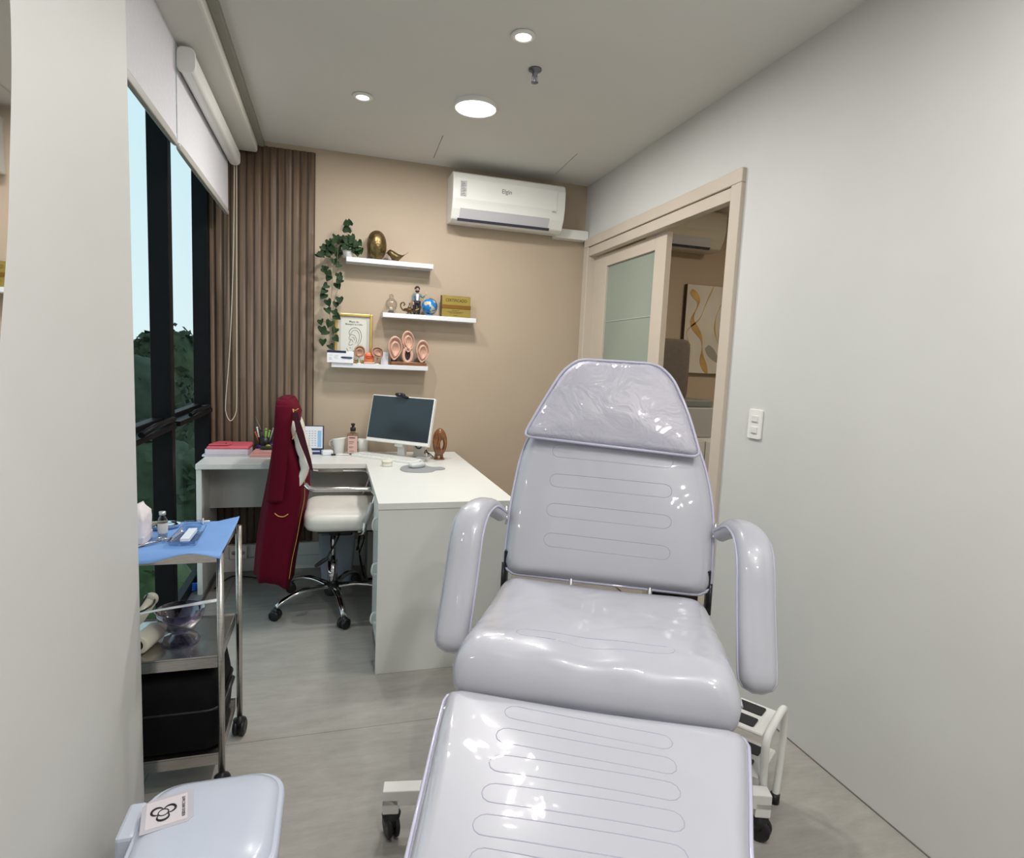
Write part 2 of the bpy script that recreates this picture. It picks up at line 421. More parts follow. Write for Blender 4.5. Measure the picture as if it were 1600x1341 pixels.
def roundlamp(x, y, label, power):
    t = thing('round_ceiling_lamp', label, 'ceiling light', (x, y, H), 0, 'round ceiling lamps')
    MB().lathe((0,0,0), [(0.104, 0), (0.104, -0.018), (0.101, -0.022), (0.098, -0.022), (0.096, -0.018)], 40, cap=False).build('housing', WHITEP, t)
    MB().lathe((0,0,0), [(0.001, -0.019), (0.0965, -0.019), (0.0965, -0.014), (0.001, -0.014)], 40).build('diffuser', EMIT, t)
    lamp(t, (0, 0, -0.026), 0.095, power)
roundlamp(0.64, 2.955, 'round surface mounted LED lamp glowing in front of the air conditioner', 16)
roundlamp(0.70, 0.0, 'round LED lamp on the ceiling over the camera', 14)

t = thing('sprinkler', 'small grey sprinkler head hanging from the ceiling', 'sprinkler', (0.793, 2.52, H))
MB().lathe((0,0,0), [(0.001, 0), (0.028, 0), (0.027, -0.006), (0.012, -0.010), (0.011, -0.028), (0.006, -0.030), (0.006, -0.05), (0.001, -0.05)], 20).build('body', mat('grey_metal', (0.20, 0.20, 0.23), 0.35, 0.8), t)
g = MB().lathe((0,0,-0.052), [(0.001, 0), (0.016, 0), (0.016, -0.002), (0.001, -0.002)], 16); g.box(-0.012, -0.001, -0.052, -0.010, 0.001, -0.028); g.box(0.010, -0.001, -0.052, 0.012, 0.001, -0.028)
g.build('deflector', mat('grey_metal', (0, 0, 0)), t)

# ---- air conditioner
def air_conditioner(name, label, loc, W, m, D=0.20, h=0.285, detail=True):
    t = thing(name, label, 'air conditioner', loc)
    prof = [(0, 0), (-0.12, -0.01), (-0.155, 0.005), (-0.185, 0.06), (-0.20, 0.12), (-0.20, 0.235), (-0.185, h-0.012), (-0.16, h), (0, h)]
    prof = [(a*D/0.2, b) for a, b in prof]
    MB().prism(prof, (W, 0, 0), (0,1,0), (0,0,1)).build('casing', m, t, bevel=0.006)
    fp = [(-0.186*D/0.2, 0.075), (-0.2025*D/0.2, 0.12), (-0.2025*D/0.2, 0.238), (-0.187*D/0.2, h-0.012), (-0.18*D/0.2, h-0.014), (-0.19*D/0.2, 0.1)]
    MB().prism(fp, (W-0.07, 0, 0), (0,1,0), (0,0,1), (0.015, 0, 0)).build('front_panel', m, t, bevel=0.003)
    lv = MB().prism([(-0.150*D/0.2, 0.008), (-0.186*D/0.2, 0.066), (-0.190*D/0.2, 0.066), (-0.156*D/0.2, 0.004)], (W-0.15, 0, 0), (0,1,0), (0,0,1), (0.05, 0, 0)).build('louvre', mat('louvre_grey', (0.55, 0.55, 0.58), 0.3), t)
    sl = MB().prism([(-0.148*D/0.2, -0.002), (-0.160*D/0.2, 0.012), (-0.163*D/0.2, 0.010), (-0.151*D/0.2, -0.004)], (W-0.13, 0, 0), (0,1,0), (0,0,1), (0.04, 0, 0)).build('air_slot', mat('slot_dark', (0.05, 0.055, 0.08), 0.5), t)
    return t
ac = air_conditioner('air_conditioner', 'white split air conditioner high on the beige wall', (0.685, YB, 2.225), 0.735, WHITEP)
text('Elgin', 0.036, mat('logo_grey', (0.25, 0.25, 0.26), 0.5), ac, FRONT(0.34, -0.2035, 0.19), font_w=1.0)
MB().box(0.645, -0.2035, 0.105, 0.668, -0.202, 0.111).build('display_mark', mat('mark_grey', (0.45, 0.45, 0.45), 0.5), ac)
g = MB().box(0.045, -0.2034, 0.13, 0.085, -0.2022, 0.225)
st_ = g.build('sticker', mat('sticker_silver', (0.55, 0.56, 0.55), 0.3, noise=(60, 0.15, (1,1,1))), ac)
g = MB()
for i in range(9): g.box(0.049, -0.2040, 0.137+i*0.0095, 0.079 - (i % 3)*0.004, -0.2034, 0.1405+i*0.0095)
g.build('print_lines', mat('mark_dark', (0.16, 0.17, 0.17), 0.6), st_)
pc = MB().prism(roundpoly([(0, -0.03), (0.235, -0.03), (0.235, 0.03), (0, 0.03)], 0.012), (0, -0.075, 0), (1,0,0), (0,0,1), (1.41, YB, 2.235)).build('pipe_cover', WHITEP)
tag(pc, 'short white pipe cover between the air conditioner and the right wall', 'pipe cover')

# ---- roller blinds
FAB = mat('blind_fabric', (0.66, 0.66, 0.70), 0.8, noise=(60, 0.03, (1,1,1)))
def blind(y0, y1, label, cassette=True):
    t = thing('roller_blind', label, 'blind', (-0.585, y0, 0), 0, 'roller blinds at the window')
    W = y1-y0
    MB().box(-0.0012, 0, 2.14, 0.0012, W, 2.50).build('fabric', FAB, t)
    MB().rbox((0, W/2, 2.13), 0.010, W/2, 0.016, 6).build('bottom_bar', mat('bar_grey', (0.42, 0.41, 0.38), 0.4), t)
    if cassette:
        MB().prism(roundpoly([(-0.03, -0.045), (0.03, -0.045), (0.03, 0.04), (-0.03, 0.04)], 0.028), (0, W, 0), (1,0,0), (0,0,1), (0.036, 0, 2.443)).build('cassette', WHITEP, t)
        MB().prism(roundpoly([(-0.033, -0.05), (0.033, -0.05), (0.033, 0.045), (-0.033, 0.045)], 0.028), (0, -0.014, 0), (1,0,0), (0,0,1), (0.036, 0, 2.443)).build('end_cap', WHITEP, t, bevel=0.003)
    return t
blind(1.80, 2.66, 'half lowered white roller blind nearer the camera, half hidden by the left wall', False)
bl = blind(2.675, 3.83, 'half lowered white roller blind at the far window pane, with a white cassette')
ch = MB(); A = (-0.560-(-0.585), 3.862-2.675); 
pts = [(0.030, A[1], 2.42), (0.022, A[1], 1.9), (0.002, A[1], 1.4), (-0.022, A[1]-0.01, 1.06), (-0.020, A[1]-0.01, 0.985), (-0.004, A[1]-0.01, 0.945), (0.012, A[1]-0.01, 0.945), (0.030, A[1], 0.985), (0.036, A[1], 1.06), (0.038, A[1], 1.4), (0.040, A[1], 1.9), (0.042, A[1], 2.42)]
def smooth(pts, k=6, closed=False):
    P = [Vector(p) for p in pts]; out = []; n = len(P)
    for i in range(n if closed else n-1):
        p0 = P[i-1] if (i > 0 or closed) else P[0]; p1 = P[i]; p2 = P[(i+1) % n]; p3 = P[(i+2) % n] if (closed or i+2 < n) else P[-1]
        for j in range(k):
            t = j/k; out.append(0.5*((2*p1) + (p2-p0)*t + (2*p0-5*p1+4*p2-p3)*t*t + (3*p1-p0-3*p2+p3)*t**3))
    if not closed: out.append(P[-1])
    return out
ch.tube(smooth(pts), 0.0028, 6).build('pull_cord', mat('cord_cream', (0.62, 0.56, 0.46), 0.5), bl)

# ================================================================== WALL THINGS
sw = thing('light_switch', 'white double light switch on the right wall', 'light switch', (XR, 2.027, 1.152))
MB().prism(roundpoly([(-0.039, -0.060), (0.039, -0.060), (0.039, 0.060), (-0.039, 0.060)], 0.008), (-0.009, 0, 0), (0,1,0), (0,0,1)).build('plate', WHITEP, sw, bevel=0.002)
for z in (-0.024, 0.022):
    MB().box(-0.0125, -0.020, z-0.013, -0.008, 0.016, z+0.013).build('switch_button', mat('switch_cream', (0.74, 0.74, 0.70), 0.3), sw, bevel=0.0015)
    MB().box(-0.0132, -0.018, z-0.0125, -0.0095, 0.014, z-0.010).build('button_lip', mat('lip_grey', (0.42, 0.42, 0.40), 0.4), sw)  # darker grey strip along each button's lower edge
for x, z, lab in ((-0.545, 0.125, 'white power outlet on the baseboard left of the red coat'), (-0.30, 0.125, 'white power outlet on the baseboard hidden partly by the red coat')):
    ot = thing('power_outlet', lab, 'outlet', (x, YB-0.045, z), 0, 'outlets on the baseboard')
    MB().prism(roundpoly([(-0.05, -0.04), (0.05, -0.04), (0.05, 0.045), (-0.05, 0.045)], 0.006), (0, -0.014, 0)).build('plate', WHITEP, ot, bevel=0.002)
    for dx in (-0.024, 0.024):
        MB().lathe((dx, -0.014, 0), [(0.001, 0), (0.013, 0), (0.013, -0.0015), (0.001, -0.0015)], 16, 'y').build('socket', mat('socket_grey', (0.35, 0.35, 0.34), 0.5), ot)

# wall mirror on the near left wall
mi = thing('wall_mirror', 'mirror on the near left wall, only its right edge in view', 'mirror', (-0.50, 0.80, 1.72))
MB().prism(roundpoly([(-0.35, -0.42), (0.31, -0.42), (0.36, -0.2), (0.395, 0.06), (0.40, 0.16), (0.385, 0.40), (-0.35, 0.42)], 0.05), (0.006, 0, 0), (0,1,0), (0,0,1)).build('mirror_glass', mat('mirror_silver', (0.85, 0.85, 0.85), 0.03, 1.0, bump=(3, 0.02, 0.01)), mi, bevel=0.003)

# ================================================================== SHELVES
def shelf(x0, x1, z, label):
    o = MB().box(x0, YB-0.115, z-0.028, x1, YB, z).build('wall_shelf', SHELFW, bevel=0.0015)
    o['label'] = label; o['category'] = 'shelf'; o['group'] = 'floating shelves on the beige wall'; return o
Y0 = 3.85
Z1, Z2, Z3 = 1.948, 1.632, 1.311
shelf(0.066, 0.592, Z1, 'top white floating shelf carrying the ivy and the bronze egg')
shelf(0.288, 0.880, Z2, 'middle white floating shelf carrying the globe and the gold plaque')
shelf(-0.012, 0.577, Z3, 'lowest white floating shelf carrying the ear models')

# ivy
LEAF = mat('ivy_leaf', (0.016, 0.036, 0.013), 0.6, spec=0.2, noise=(25, 0.5, (1,1,1)))
iv = thing('potted_ivy', 'trailing green ivy in a white pot at the left end of the top shelf', 'plant', (0.075, 3.855, Z1))
MB().lathe((0,0,0), [(0.001, 0), (0.030, 0), (0.042, 0.05), (0.043, 0.055), (0.039, 0.055), (0.036, 0.045), (0.001, 0.045)], 20).build('pot', WHITEP, iv)
lv = [(0.064,2.09),(0.013,2.048),(0.035,2.028),(0.079,2.044),(0.109,2.02),(0.135,2.031),(0.147,1.987),(-0.012,2.023),(-0.041,1.995),(-0.073,1.98),(-0.084,1.942),(-0.048,1.95),(-0.019,1.978),(0.007,1.962),(0.025,1.975),(0.054,1.985),(0.091,1.989),(0.117,1.985),(0.062,1.996),(-0.004,1.913),(0.026,1.889),(-0.054,1.864),(-0.039,1.835),(0.023,1.833),(0.035,1.796),(-0.061,1.855),(-0.032,1.813),(-0.042,1.76),(-0.053,1.733),(0.027,1.814),(0.016,1.776),(-0.056,1.706),(-0.037,1.67),(0.029,1.69),(0.01,1.662),(-0.041,1.621),(-0.0,1.612),(-0.076,1.55),(-0.069,1.509),(-0.043,1.491),(0.012,1.506),(0.006,1.456),(-0.061,1.433),(-0.023,1.404),(0.008,1.586),(-0.021,1.546),(0.088,2.003),(0.043,2.01),(0.10,2.04),(0.06,2.05),(0.03,2.06),(0.12,2.0),(0.08,2.02),(0.05,2.03)]
lv += [(0.064,2.122)]
g = MB()
def leaf(g, p, s, ax, ay):
    # heart shaped, folded along the midrib
    out = [(0,-0.1),(0.42,-0.28),(0.62,0.05),(0.42,0.52),(0,1.0),(-0.42,0.52),(-0.62,0.05),(-0.42,-0.28)]
    nz = ax.cross(ay)
    V = [g.bm.verts.new(p + ax*(q[0]*s) + ay*(q[1]*s) + nz*(abs(q[0])*s*0.35)) for q in out]
    g._f([V[0], V[1], V[2], V[3], V[4]], True); g._f([V[0], V[4], V[5], V[6], V[7]], True)
for i, (x, z) in enumerate(lv):
    cnt = 2 if z > 1.93 else 1
    for k in range(cnt):
        a = random.uniform(-0.9, 0.9); tilt = random.uniform(-0.5, 0.5)
        ay = Vector((math.sin(a), -0.25+tilt*0.5, -math.cos(a))).normalized()
        if z > 2.06: ay = Vector((0.2*math.sin(a), -0.1, 1)).normalized()
        ax = ay.cross(Vector((random.uniform(-0.4, 0.4), -1, random.uniform(-0.3, 0.3)))).normalized()
        yy = (3.80 if (z < 1.93 or x < 0.0) else random.uniform(3.80, 3.88)) + random.uniform(-0.012, 0.012)
        if z < 1.93: z2 = z + 0.008
        else: z2 = max(z + 0.010, 1.98) if x > 0.06 else z+0.01
        leaf(g, Vector((x - 0.075 + k*random.uniform(-0.02, 0.02), yy - 3.855, z2 - Z1 + k*random.uniform(-0.01, 0.02))), random.uniform(0.032, 0.042), ax, ay)
g.build('foliage', LEAF, iv)
g = MB()
for st_pts in ([(0, 0, 0.05), (-0.03, -0.03, 0.075), (-0.07, -0.055, 0.03), (-0.085, -0.055, -0.10), (-0.09, -0.055, -0.22), (-0.10, -0.055, -0.33), (-0.09, -0.055, -0.45), (-0.10, -0.055, -0.54)],
               [(0, 0, 0.05), (-0.05, -0.03, 0.07), (-0.06, -0.055, -0.05), (-0.045, -0.055, -0.15), (-0.075, -0.055, -0.27), (-0.08, -0.055, -0.38), (-0.07, -0.055, -0.49)],
               [(0, 0, 0.05), (-0.06, -0.02, 0.08), (-0.12, -0.05, 0.05), (-0.15, -0.055, 0.0)], [(0, 0, 0.05), (0, -0.01, 0.11), (-0.01, -0.01, 0.17)],
               [(-0.10, -0.055, -0.40), (-0.14, -0.055, -0.395)], [(-0.095, -0.055, -0.43), (-0.143, -0.055, -0.44)]):
    g.tube(smooth(st_pts, 4), 0.0014, 5)
g.build('stems', mat('stem_green', (0.12, 0.13, 0.06), 0.6), iv)

# bronze egg and bird
BRONZE = mat('hammered_bronze', (0.17, 0.125, 0.055), 0.33, 0.85, noise=(35, 0.35, (1,1,1)), bump=(90, 0.5, 0.004))
g = MB().lathe((0,0,0), [(0.030, 0)] + [(0.060*math.sin(a)**0.85, 0.086 - 0.092*math.cos(a)*(1.0 if math.cos(a) < 0 else 0.93)) for a in [PI*(0.16+0.82*i/16) for i in range(17)]] + [(0.001, 0.1785)], 28)
tag(g.build('egg_ornament', BRONZE), 'large hammered bronze egg ornament on the top shelf', 'ornament').location = (0.246, 3.855, Z1)
bd = thing('bird_ornament', 'small bronze bird ornament right of the egg on the top shelf', 'ornament', (0.36, 3.85, Z1))
L = []
for (x, z, rx, rz) in ((-0.052, 0.050, 0.002, 0.003), (-0.044, 0.052, 0.012, 0.014), (-0.032, 0.050, 0.020, 0.022), (-0.018, 0.038, 0.026, 0.030), (0.0, 0.030, 0.029, 0.029), (0.018, 0.027, 0.026, 0.022), (0.036, 0.031, 0.017, 0.013), (0.055, 0.045, 0.010, 0.007), (0.075, 0.062, 0.008, 0.003)):
    L.append([(x + (0.006*math.sin(2*PI*k/16) if x > 0.03 else 0), rx*math.cos(2*PI*k/16), z + rz*math.sin(2*PI*k/16)) for k in range(16)])
MB().loops(L).build('bird_body', BRONZE, bd)
MB().lathe((-0.004, 0, 0), [(0.020, 0), (0.024, 0.004), (0.018, 0.010), (0.001, 0.011)], 16).build('bird_foot', BRONZE, bd)
MB().tube([(-0.050, 0, 0.050), (-0.060, 0, 0.046)], [0.004, 0.001], 8).build('beak', BRONZE, bd)

# glass ornament
gd = thing('glass_ornament', 'clear glass bulb ornament at the left end of the middle shelf', 'ornament', (0.342, 3.85, Z2))
MB().lathe((0,0,0), [(0.012, 0.008), (0.028, 0.022), (0.038, 0.048), (0.034, 0.072), (0.020, 0.088), (0.012, 0.095), (0.015, 0.105), (0.011, 0.116), (0.001, 0.118)], 24).build('glass_bulb', glass_mat('ornament_glass', (0.88, 0.86, 0.82), 0.35), gd)
MB().lathe((0,0,0), [(0.001, 0), (0.024, 0), (0.024, 0.006), (0.012, 0.009), (0.001, 0.009)], 20).build('foot', mat('dark_wood', (0.06, 0.04, 0.03), 0.4), gd)
MB().lathe((0,0,0.018), [(0.001, 0), (0.010, 0.004), (0.006, 0.018), (0.001, 0.022)], 12).build('glass_core', mat('core_white', (0.8, 0.78, 0.7), 0.1, coat=1), gd)

# oil lamp
OIL = mat('antique_brass', (0.16, 0.11, 0.06), 0.3, 0.9, noise=(60, 0.4, (1,1,1)))
ol = thing('oil_lamp', 'antique brass oil lamp with curled handle on the middle shelf', 'oil lamp', (0.452, 3.83, Z2))
MB().lathe((0,0,0), [(0.001, 0), (0.018, 0), (0.016, 0.004), (0.007, 0.010), (0.022, 0.020), (0.030, 0.028), (0.026, 0.034), (0.012, 0.038), (0.001, 0.040)], 22, sx=1.25).build('lamp_body', OIL, ol)
MB().tube(smooth([(0.022, 0, 0.024), (0.042, 0, 0.026), (0.058, 0, 0.036), (0.066, 0, 0.040)]), [0.012-0.0005*i for i in range(19)], 10).build('spout', OIL, ol)
g = MB().tube(smooth([(-0.022, 0, 0.020), (-0.040, 0, 0.024), (-0.054, 0, 0.045), (-0.050, 0, 0.066), (-0.036, 0, 0.070), (-0.030, 0, 0.058), (-0.038, 0, 0.052)]), 0.0042, 8)
g.build('handle', OIL, ol)
MB().lathe((0,0,0.036), [(0.010, 0), (0.011, 0.006), (0.006, 0.014), (0.003, 0.022), (0.004, 0.030), (0.001, 0.036)], 14).build('lid', OIL, ol)

# bearded man figurine
fg = thing('man_figurine', 'small bearded man figurine in grey blazer and black trousers, one arm raised', 'figurine', (0.503, 3.865, Z2))
def skin(name, verts, edges, rad, m, parent, sub=2):
    me = bpy.data.meshes.new(name); me.from_pydata(verts, edges, []); o = bpy.data.objects.new(name, me); COL.objects.link(o)
    me.materials.append(m)
    o.parent = parent
    md = o.modifiers.new('skin', 'SKIN'); md.use_smooth_shade = True
    for i, r in enumerate(rad): me.skin_vertices[0].data[i].radius = (r, r)
    me.skin_vertices[0].data[0].use_root = True
    o.modifiers.new('sub', 'SUBSURF').levels = sub; o.modifiers['sub'].render_levels = sub
    return o
TROUS = mat('black_trousers', (0.012, 0.013, 0.02), 0.5); BLAZ = mat('grey_blazer', (0.13, 0.19, 0.21), 0.5); SKINC = mat('skin_paint', (0.55, 0.36, 0.26), 0.45)
skin('figure_body', [(0,0,0.085), (-0.014,0,0.078), (-0.014,0,0.045), (-0.014,0,0.010), (-0.014,-0.010,0.006), (0.012,0,0.078), (0.014,-0.004,0.045), (0.012,0,0.010), (0.012,-0.010,0.006)],
     [(0,1),(1,2),(2,3),(3,4),(0,5),(5,6),(6,7),(7,8)], [0.015,0.013,0.0105,0.009,0.007,0.013,0.0105,0.009,0.007], TROUS, fg)
skin('blazer', [(0,0,0.082),(0,0,0.105),(0,0,0.128),(-0.020,0,0.128),(-0.027,-0.004,0.105),(-0.024,-0.010,0.082),(0.020,0,0.128),(0.034,-0.006,0.112),(0.048,-0.012,0.124)],
     [(0,1),(1,2),(2,3),(3,4),(4,5),(2,6),(6,7),(7,8)], [0.017,0.016,0.014,0.009,0.007,0.006,0.009,0.007,0.0055], BLAZ, fg)
skin('neck', [(0,0,0.130),(0,-0.001,0.145)], [(0,1)], [0.007,0.007], SKINC, fg)
MB().sphere((0,-0.002,0.158), 0.016, 0.92, 0.95, 1.12).build('head', SKINC, fg)
g = MB().lathe((0,0.002,0.166), [(0.0165, -0.006), (0.0172, 0.002), (0.014, 0.010), (0.006, 0.015), (0.001, 0.016)], 16); g.build('hair', mat('dark_hair', (0.03, 0.018, 0.012), 0.6), fg)
g = MB().sphere((0,-0.006,0.149), 0.0125, 1.05, 0.85, 0.75); g.build('beard', mat('dark_hair', (0,0,0)), fg)
for sx in (-0.006, 0.006):
    MB().ring([(sx+0.0042*math.cos(a), -0.0175, 0.160+0.0042*math.sin(a)) for a in [2*PI*i/12 for i in range(12)]], 0.0008, 5).build('spectacle_rim', TROUS, fg)
MB().sphere((0,-0.019,0.156), 0.003).build('nose', SKINC, fg)
MB().prism([(-0.006,0),(0.006,0),(0.008,0.04),(-0.008,0.04)], (0,-0.004,0), o=(0,-0.0145,0.090)).build('shirt_front', mat('shirt_white', (0.8,0.8,0.8), 0.5), fg)
for p in ((-0.024,-0.012,0.074), (0.055,-0.015,0.133)):
    h_ = MB().sphere(p, 0.006, 0.9, 0.7, 1.2, 8, 6)
    for k in range(4):
        a = (k-1.5)*0.3; s_ = 1 if p[0] > 0 else -1
        h_.tube([p, (p[0]+math.sin(a)*0.011, p[1]-0.002, p[2]+s_*math.cos(a)*0.013)], [0.0022, 0.0014], 5)
    h_.tube([p, (p[0]-0.009, p[1]-0.004, p[2]+0.003)], [0.0022, 0.0015], 5)
    h_.build('hand', SKINC, fg)

# globe
gm = bpy.data.materials.new('globe_map'); gm.use_nodes = True; nt = gm.node_tree; b = nt.nodes['Principled BSDF']
tc = nt.nodes.new('ShaderNodeTexCoord'); n = nt.nodes.new('ShaderNodeTexNoise'); n.inputs['Scale'].default_value = 26; n.inputs['Detail'].default_value = 4
rp = nt.nodes.new('ShaderNodeValToRGB'); rp.color_ramp.interpolation = 'CONSTANT'
rp.color_ramp.elements[0].color = (0.01, 0.19, 0.50, 1); rp.color_ramp.elements[1].position = 0.54; rp.color_ramp.elements[1].color = (0.45, 0.50, 0.40, 1)
e = rp.color_ramp.elements.new(0.60); e.color = (0.62, 0.42, 0.28, 1)
nt.links.new(tc.outputs['Object'], n.inputs[0]); nt.links.new(n.outputs['Fac'], rp.inputs[0]); nt.links.new(rp.outputs[0], b.inputs['Base Color']); b.inputs['Roughness'].default_value = 0.25
gb = thing('toy_globe', 'small blue globe in front of the figurine on the middle shelf', 'globe', (0.578, 3.835, Z2))
MB().sphere((0,0,0.058), 0.048, n=28, m=18).build('sphere', gm, gb)
MB().lathe((0,0,0), [(0.001, 0), (0.026, 0), (0.024, 0.005), (0.006, 0.010), (0.001, 0.012)], 20).build('foot', mat('globe_base', (0.05, 0.20, 0.42), 0.4), gb)
MB().tube([(0.0505*math.sin(a), 0.0, 0.058 - 0.0505*math.cos(a)) for a in [PI*i/14 for i in range(15)]], 0.0017, 6).build('meridian_arc', TROUS, gb)

# gold plaque
GOLDP = mat('gold_plate', (0.34, 0.255, 0.06), 0.34, 0.55, noise=(8, 0.1, (1,1,1)))
pq = thing('certificate_plaque', 'gold certificate plaque with brown band at the right end of the middle shelf', 'plaque', (0.752, 3.865, Z2))
g = MB().box(-0.098, -0.002, 0.0, 0.094, 0.012, 0.138); g.build('backboard', mat('plaque_brown', (0.055, 0.035, 0.015), 0.4), pq, bevel=0.002)
MB().box(-0.090, -0.006, 0.078, 0.096, -0.002, 0.136).build('upper_plate', GOLDP, pq, bevel=0.001)
MB().box(-0.090, -0.006, 0.002, 0.098, -0.002, 0.056).build('lower_plate', GOLDP, pq, bevel=0.001)
MB().box(-0.092, -0.009, 0.056, 0.099, -0.002, 0.080).build('brown_band', mat('band_brown', (0.20, 0.10, 0.015), 0.35, 0.4), pq, bevel=0.001)
DK = mat('engraved_dark', (0.05, 0.035, 0.01), 0.5)
text('CERTIFICADO', 0.026, DK, pq, FRONT(0.003, -0.0065, 0.108), font_w=0.85)
g = MB()
for (z, w_) in ((0.044, 0.05), (0.034, 0.11), (0.027, 0.08), (0.012, 0.03)):
    x = -w_/2
    while x < w_/2:
        l = random.uniform(0.004, 0.012); g.box(x, -0.0066, z, min(x+l, w_/2), -0.006, z+0.003); x += l+0.002
g.build('small_print', DK, pq)

# framed ear chart
frd = thing('framed_ear_chart', 'gold framed chart of an ear standing on the lowest shelf', 'picture', (0.119, 3.885, Z3))
GOLD = mat('gold_frame', (0.60, 0.42, 0.13), 0.3, 0.75, noise=(10, 0.1, (1,1,1)))
HW, HH, FWD = 0.113, 0.305, 0.016
g = MB().box(-HW, -0.012, 0, -HW+FWD, 0.012, HH).box(HW-FWD, -0.012, 0, HW, 0.012, HH).box(-HW+FWD, -0.012, 0, HW-FWD, 0.012, FWD).box(-HW+FWD, -0.012, HH-FWD, HW-FWD, 0.012, HH)
g.build('frame', GOLD, frd, bevel=0.003)
MB().box(-HW+FWD, -0.002, FWD, HW-FWD, 0.010, HH-FWD).build('mat_board', mat('mat_board_grey', (0.50, 0.49, 0.43), 0.6), frd)
MB().prism(roundpoly([(-0.078, 0.02), (0.076, 0.02), (0.076, 0.272), (-0.078, 0.272)], 0.014), (0, -0.0012, 0), o=(0, -0.0022, 0)).build('paper', mat('chart_paper', (0.64, 0.65, 0.60), 0.5), frd)
INK = mat('ink_grey', (0.10, 0.11, 0.10), 0.6)
text('Mapa de', 0.017, INK, frd, FRONT(0.0, -0.0036, 0.256)); text('Massagem na orelha', 0.015, INK, frd, FRONT(0.0, -0.0036, 0.240), font_w=0.85)
g = MB()
def line(pts, r=0.0011): g.tube(smooth([(x, -0.0042, z) for x, z in pts], 5), r, 5)
line([(-0.022,0.170),(-0.028,0.190),(-0.015,0.212),(0.012,0.220),(0.036,0.205),(0.046,0.172),(0.040,0.135),(0.022,0.108),(0.008,0.082),(-0.012,0.070),(-0.030,0.072),(-0.042,0.092)], 0.0014)
line([(-0.020,0.180),(-0.004,0.202),(0.018,0.202),(0.032,0.182),(0.033,0.150),(0.022,0.122)])
line([(-0.022,0.170),(-0.012,0.178),(0.006,0.170),(0.016,0.148),(0.012,0.125)])
line([(-0.022,0.170),(-0.028,0.150),(-0.018,0.142),(-0.026,0.128),(-0.028,0.112),(-0.016,0.112),(-0.004,0.118)])
line([(-0.012,0.160),(0.000,0.158),(0.006,0.142)]); line([(-0.022,0.150),(-0.010,0.144),(-0.004,0.132)])
line([(-0.024,0.098),(-0.020,0.095),(-0.020,0.090)])
g.build('ear_drawing', INK, frd)

# white box at the left end of the lowest shelf
bx = thing('pen_box', 'white carton with dark blue stripe and printed pen, left end of the lowest shelf', 'box', (0.040, 3.822, Z3))
MB().box(-0.078, -0.022, 0, 0.077, 0.022, 0.072).build('carton', mat('carton_white', (0.78, 0.80, 0.84), 0.4), bx, bevel=0.001)
MB().box(-0.0785, -0.0228, 0.060, 0.033, -0.0215, 0.0735).build('blue_stripe', mat('navy', (0.012, 0.016, 0.06), 0.4), bx)
g = MB().tube([(0.002, -0.0225, 0.034), (0.012, -0.0235, 0.034), (0.06, -0.0235, 0.033), (0.072, -0.0225, 0.033)], [0.002, 0.0055, 0.006, 0.002], 8); g.build('printed_pen', mat('print_navy', (0.02, 0.05, 0.12), 0.4), bx)
g = MB()
for (x, z, w_) in ((-0.066, 0.018, 0.018), (-0.066, 0.024, 0.016), (-0.066, 0.030, 0.012), (-0.035, 0.026, 0.022), (-0.035, 0.034, 0.018), (-0.035, 0.042, 0.022), (-0.066, 0.043, 0.02)): g.box(x, -0.0226, z, x+w_, -0.0219, z+0.0022)
g.build('print_lines', mat('print_grey', (0.40, 0.43, 0.48), 0.5), bx)
wb = MB().box(0.285, 3.845, Z3, 0.330, 3.875, Z3+0.078).build('white_card_box', mat('card_grey', (0.60, 0.60, 0.66), 0.5, noise=(60, 0.1, (1,1,1))), bevel=0.001)
tag(wb, 'small pale card box behind the orange model, left of the ear models', 'box')

# ear models
EARM = mat('ear_rubber', (0.62, 0.40, 0.31), 0.42, noise=(30, 0.06, (1,1,1)), coat=0.15)
def ear_mesh(g, s, wf=1.0, flip=1, M=None):
    """ear relief: outer rim, antihelix ridge, concha hollow; local x across, z up, relief to -y; height 2*s"""
    N, K = 40, 14
    def rad(a):   # outline of the ear
        x, z = math.cos(a), math.sin(a)
        r = 1.0
        wid = (0.60 if z > 0 else 0.60 - 0.27*(-z)**1.2)*wf
        x += 0.10*(-z)*flip
        return Vector((x*wid, z)) * s
    rings = []
    for k in range(K+1):
        t = k/K; ring = []
        for i in range(N):
            a = 2*PI*i/N; o = rad(a); p = o*(1 - t*0.97)
            c_ = Vector((0.16*s*flip*wf, -0.20*s)); p = p + c_*t*0.9
            rim = math.exp(-((t-0.10)/0.09)**2)*(1.0 if not (-2.7 < (a if a < PI else a-2*PI) < -0.9) else 0.5)
            anti = 0.7*math.exp(-((t-0.45)/0.11)**2)*(0.9 - 0.5*math.cos(a if flip > 0 else PI-a))
            pit = -0.8*max(0, (t-0.5)/0.5)**1.0
            gro = -0.35*math.exp(-((t-0.27)/0.07)**2)
            d = 0.16 + 0.32*(rim + anti*0.8 + pit*0.7 + gro)
            ring.append(Vector((p.x, -d*s, p.y)))
        rings.append(ring)
    back = []
    for q in (0.88, 1.0):
        back.append([Vector((p.x*q, 0.12*s if q < 0.95 else -0.02*s, p.z*q)) for p in rings[0]])
    L = back + rings
    if M: L = [[M @ p for p in r] for r in L]
    g.loops(L)
em = thing('ear_model_stand', 'wooden stand carrying three flesh coloured rubber ear models', 'ear model', (0.45, 3.845, Z3))
MB().box(-0.105, -0.030, 0.0, 0.118, 0.032, 0.022).build('wooden_base', mat('walnut', (0.22, 0.085, 0.03), 0.35, noise=(12, 0.3, (1,6,6))), em, bevel=0.003)
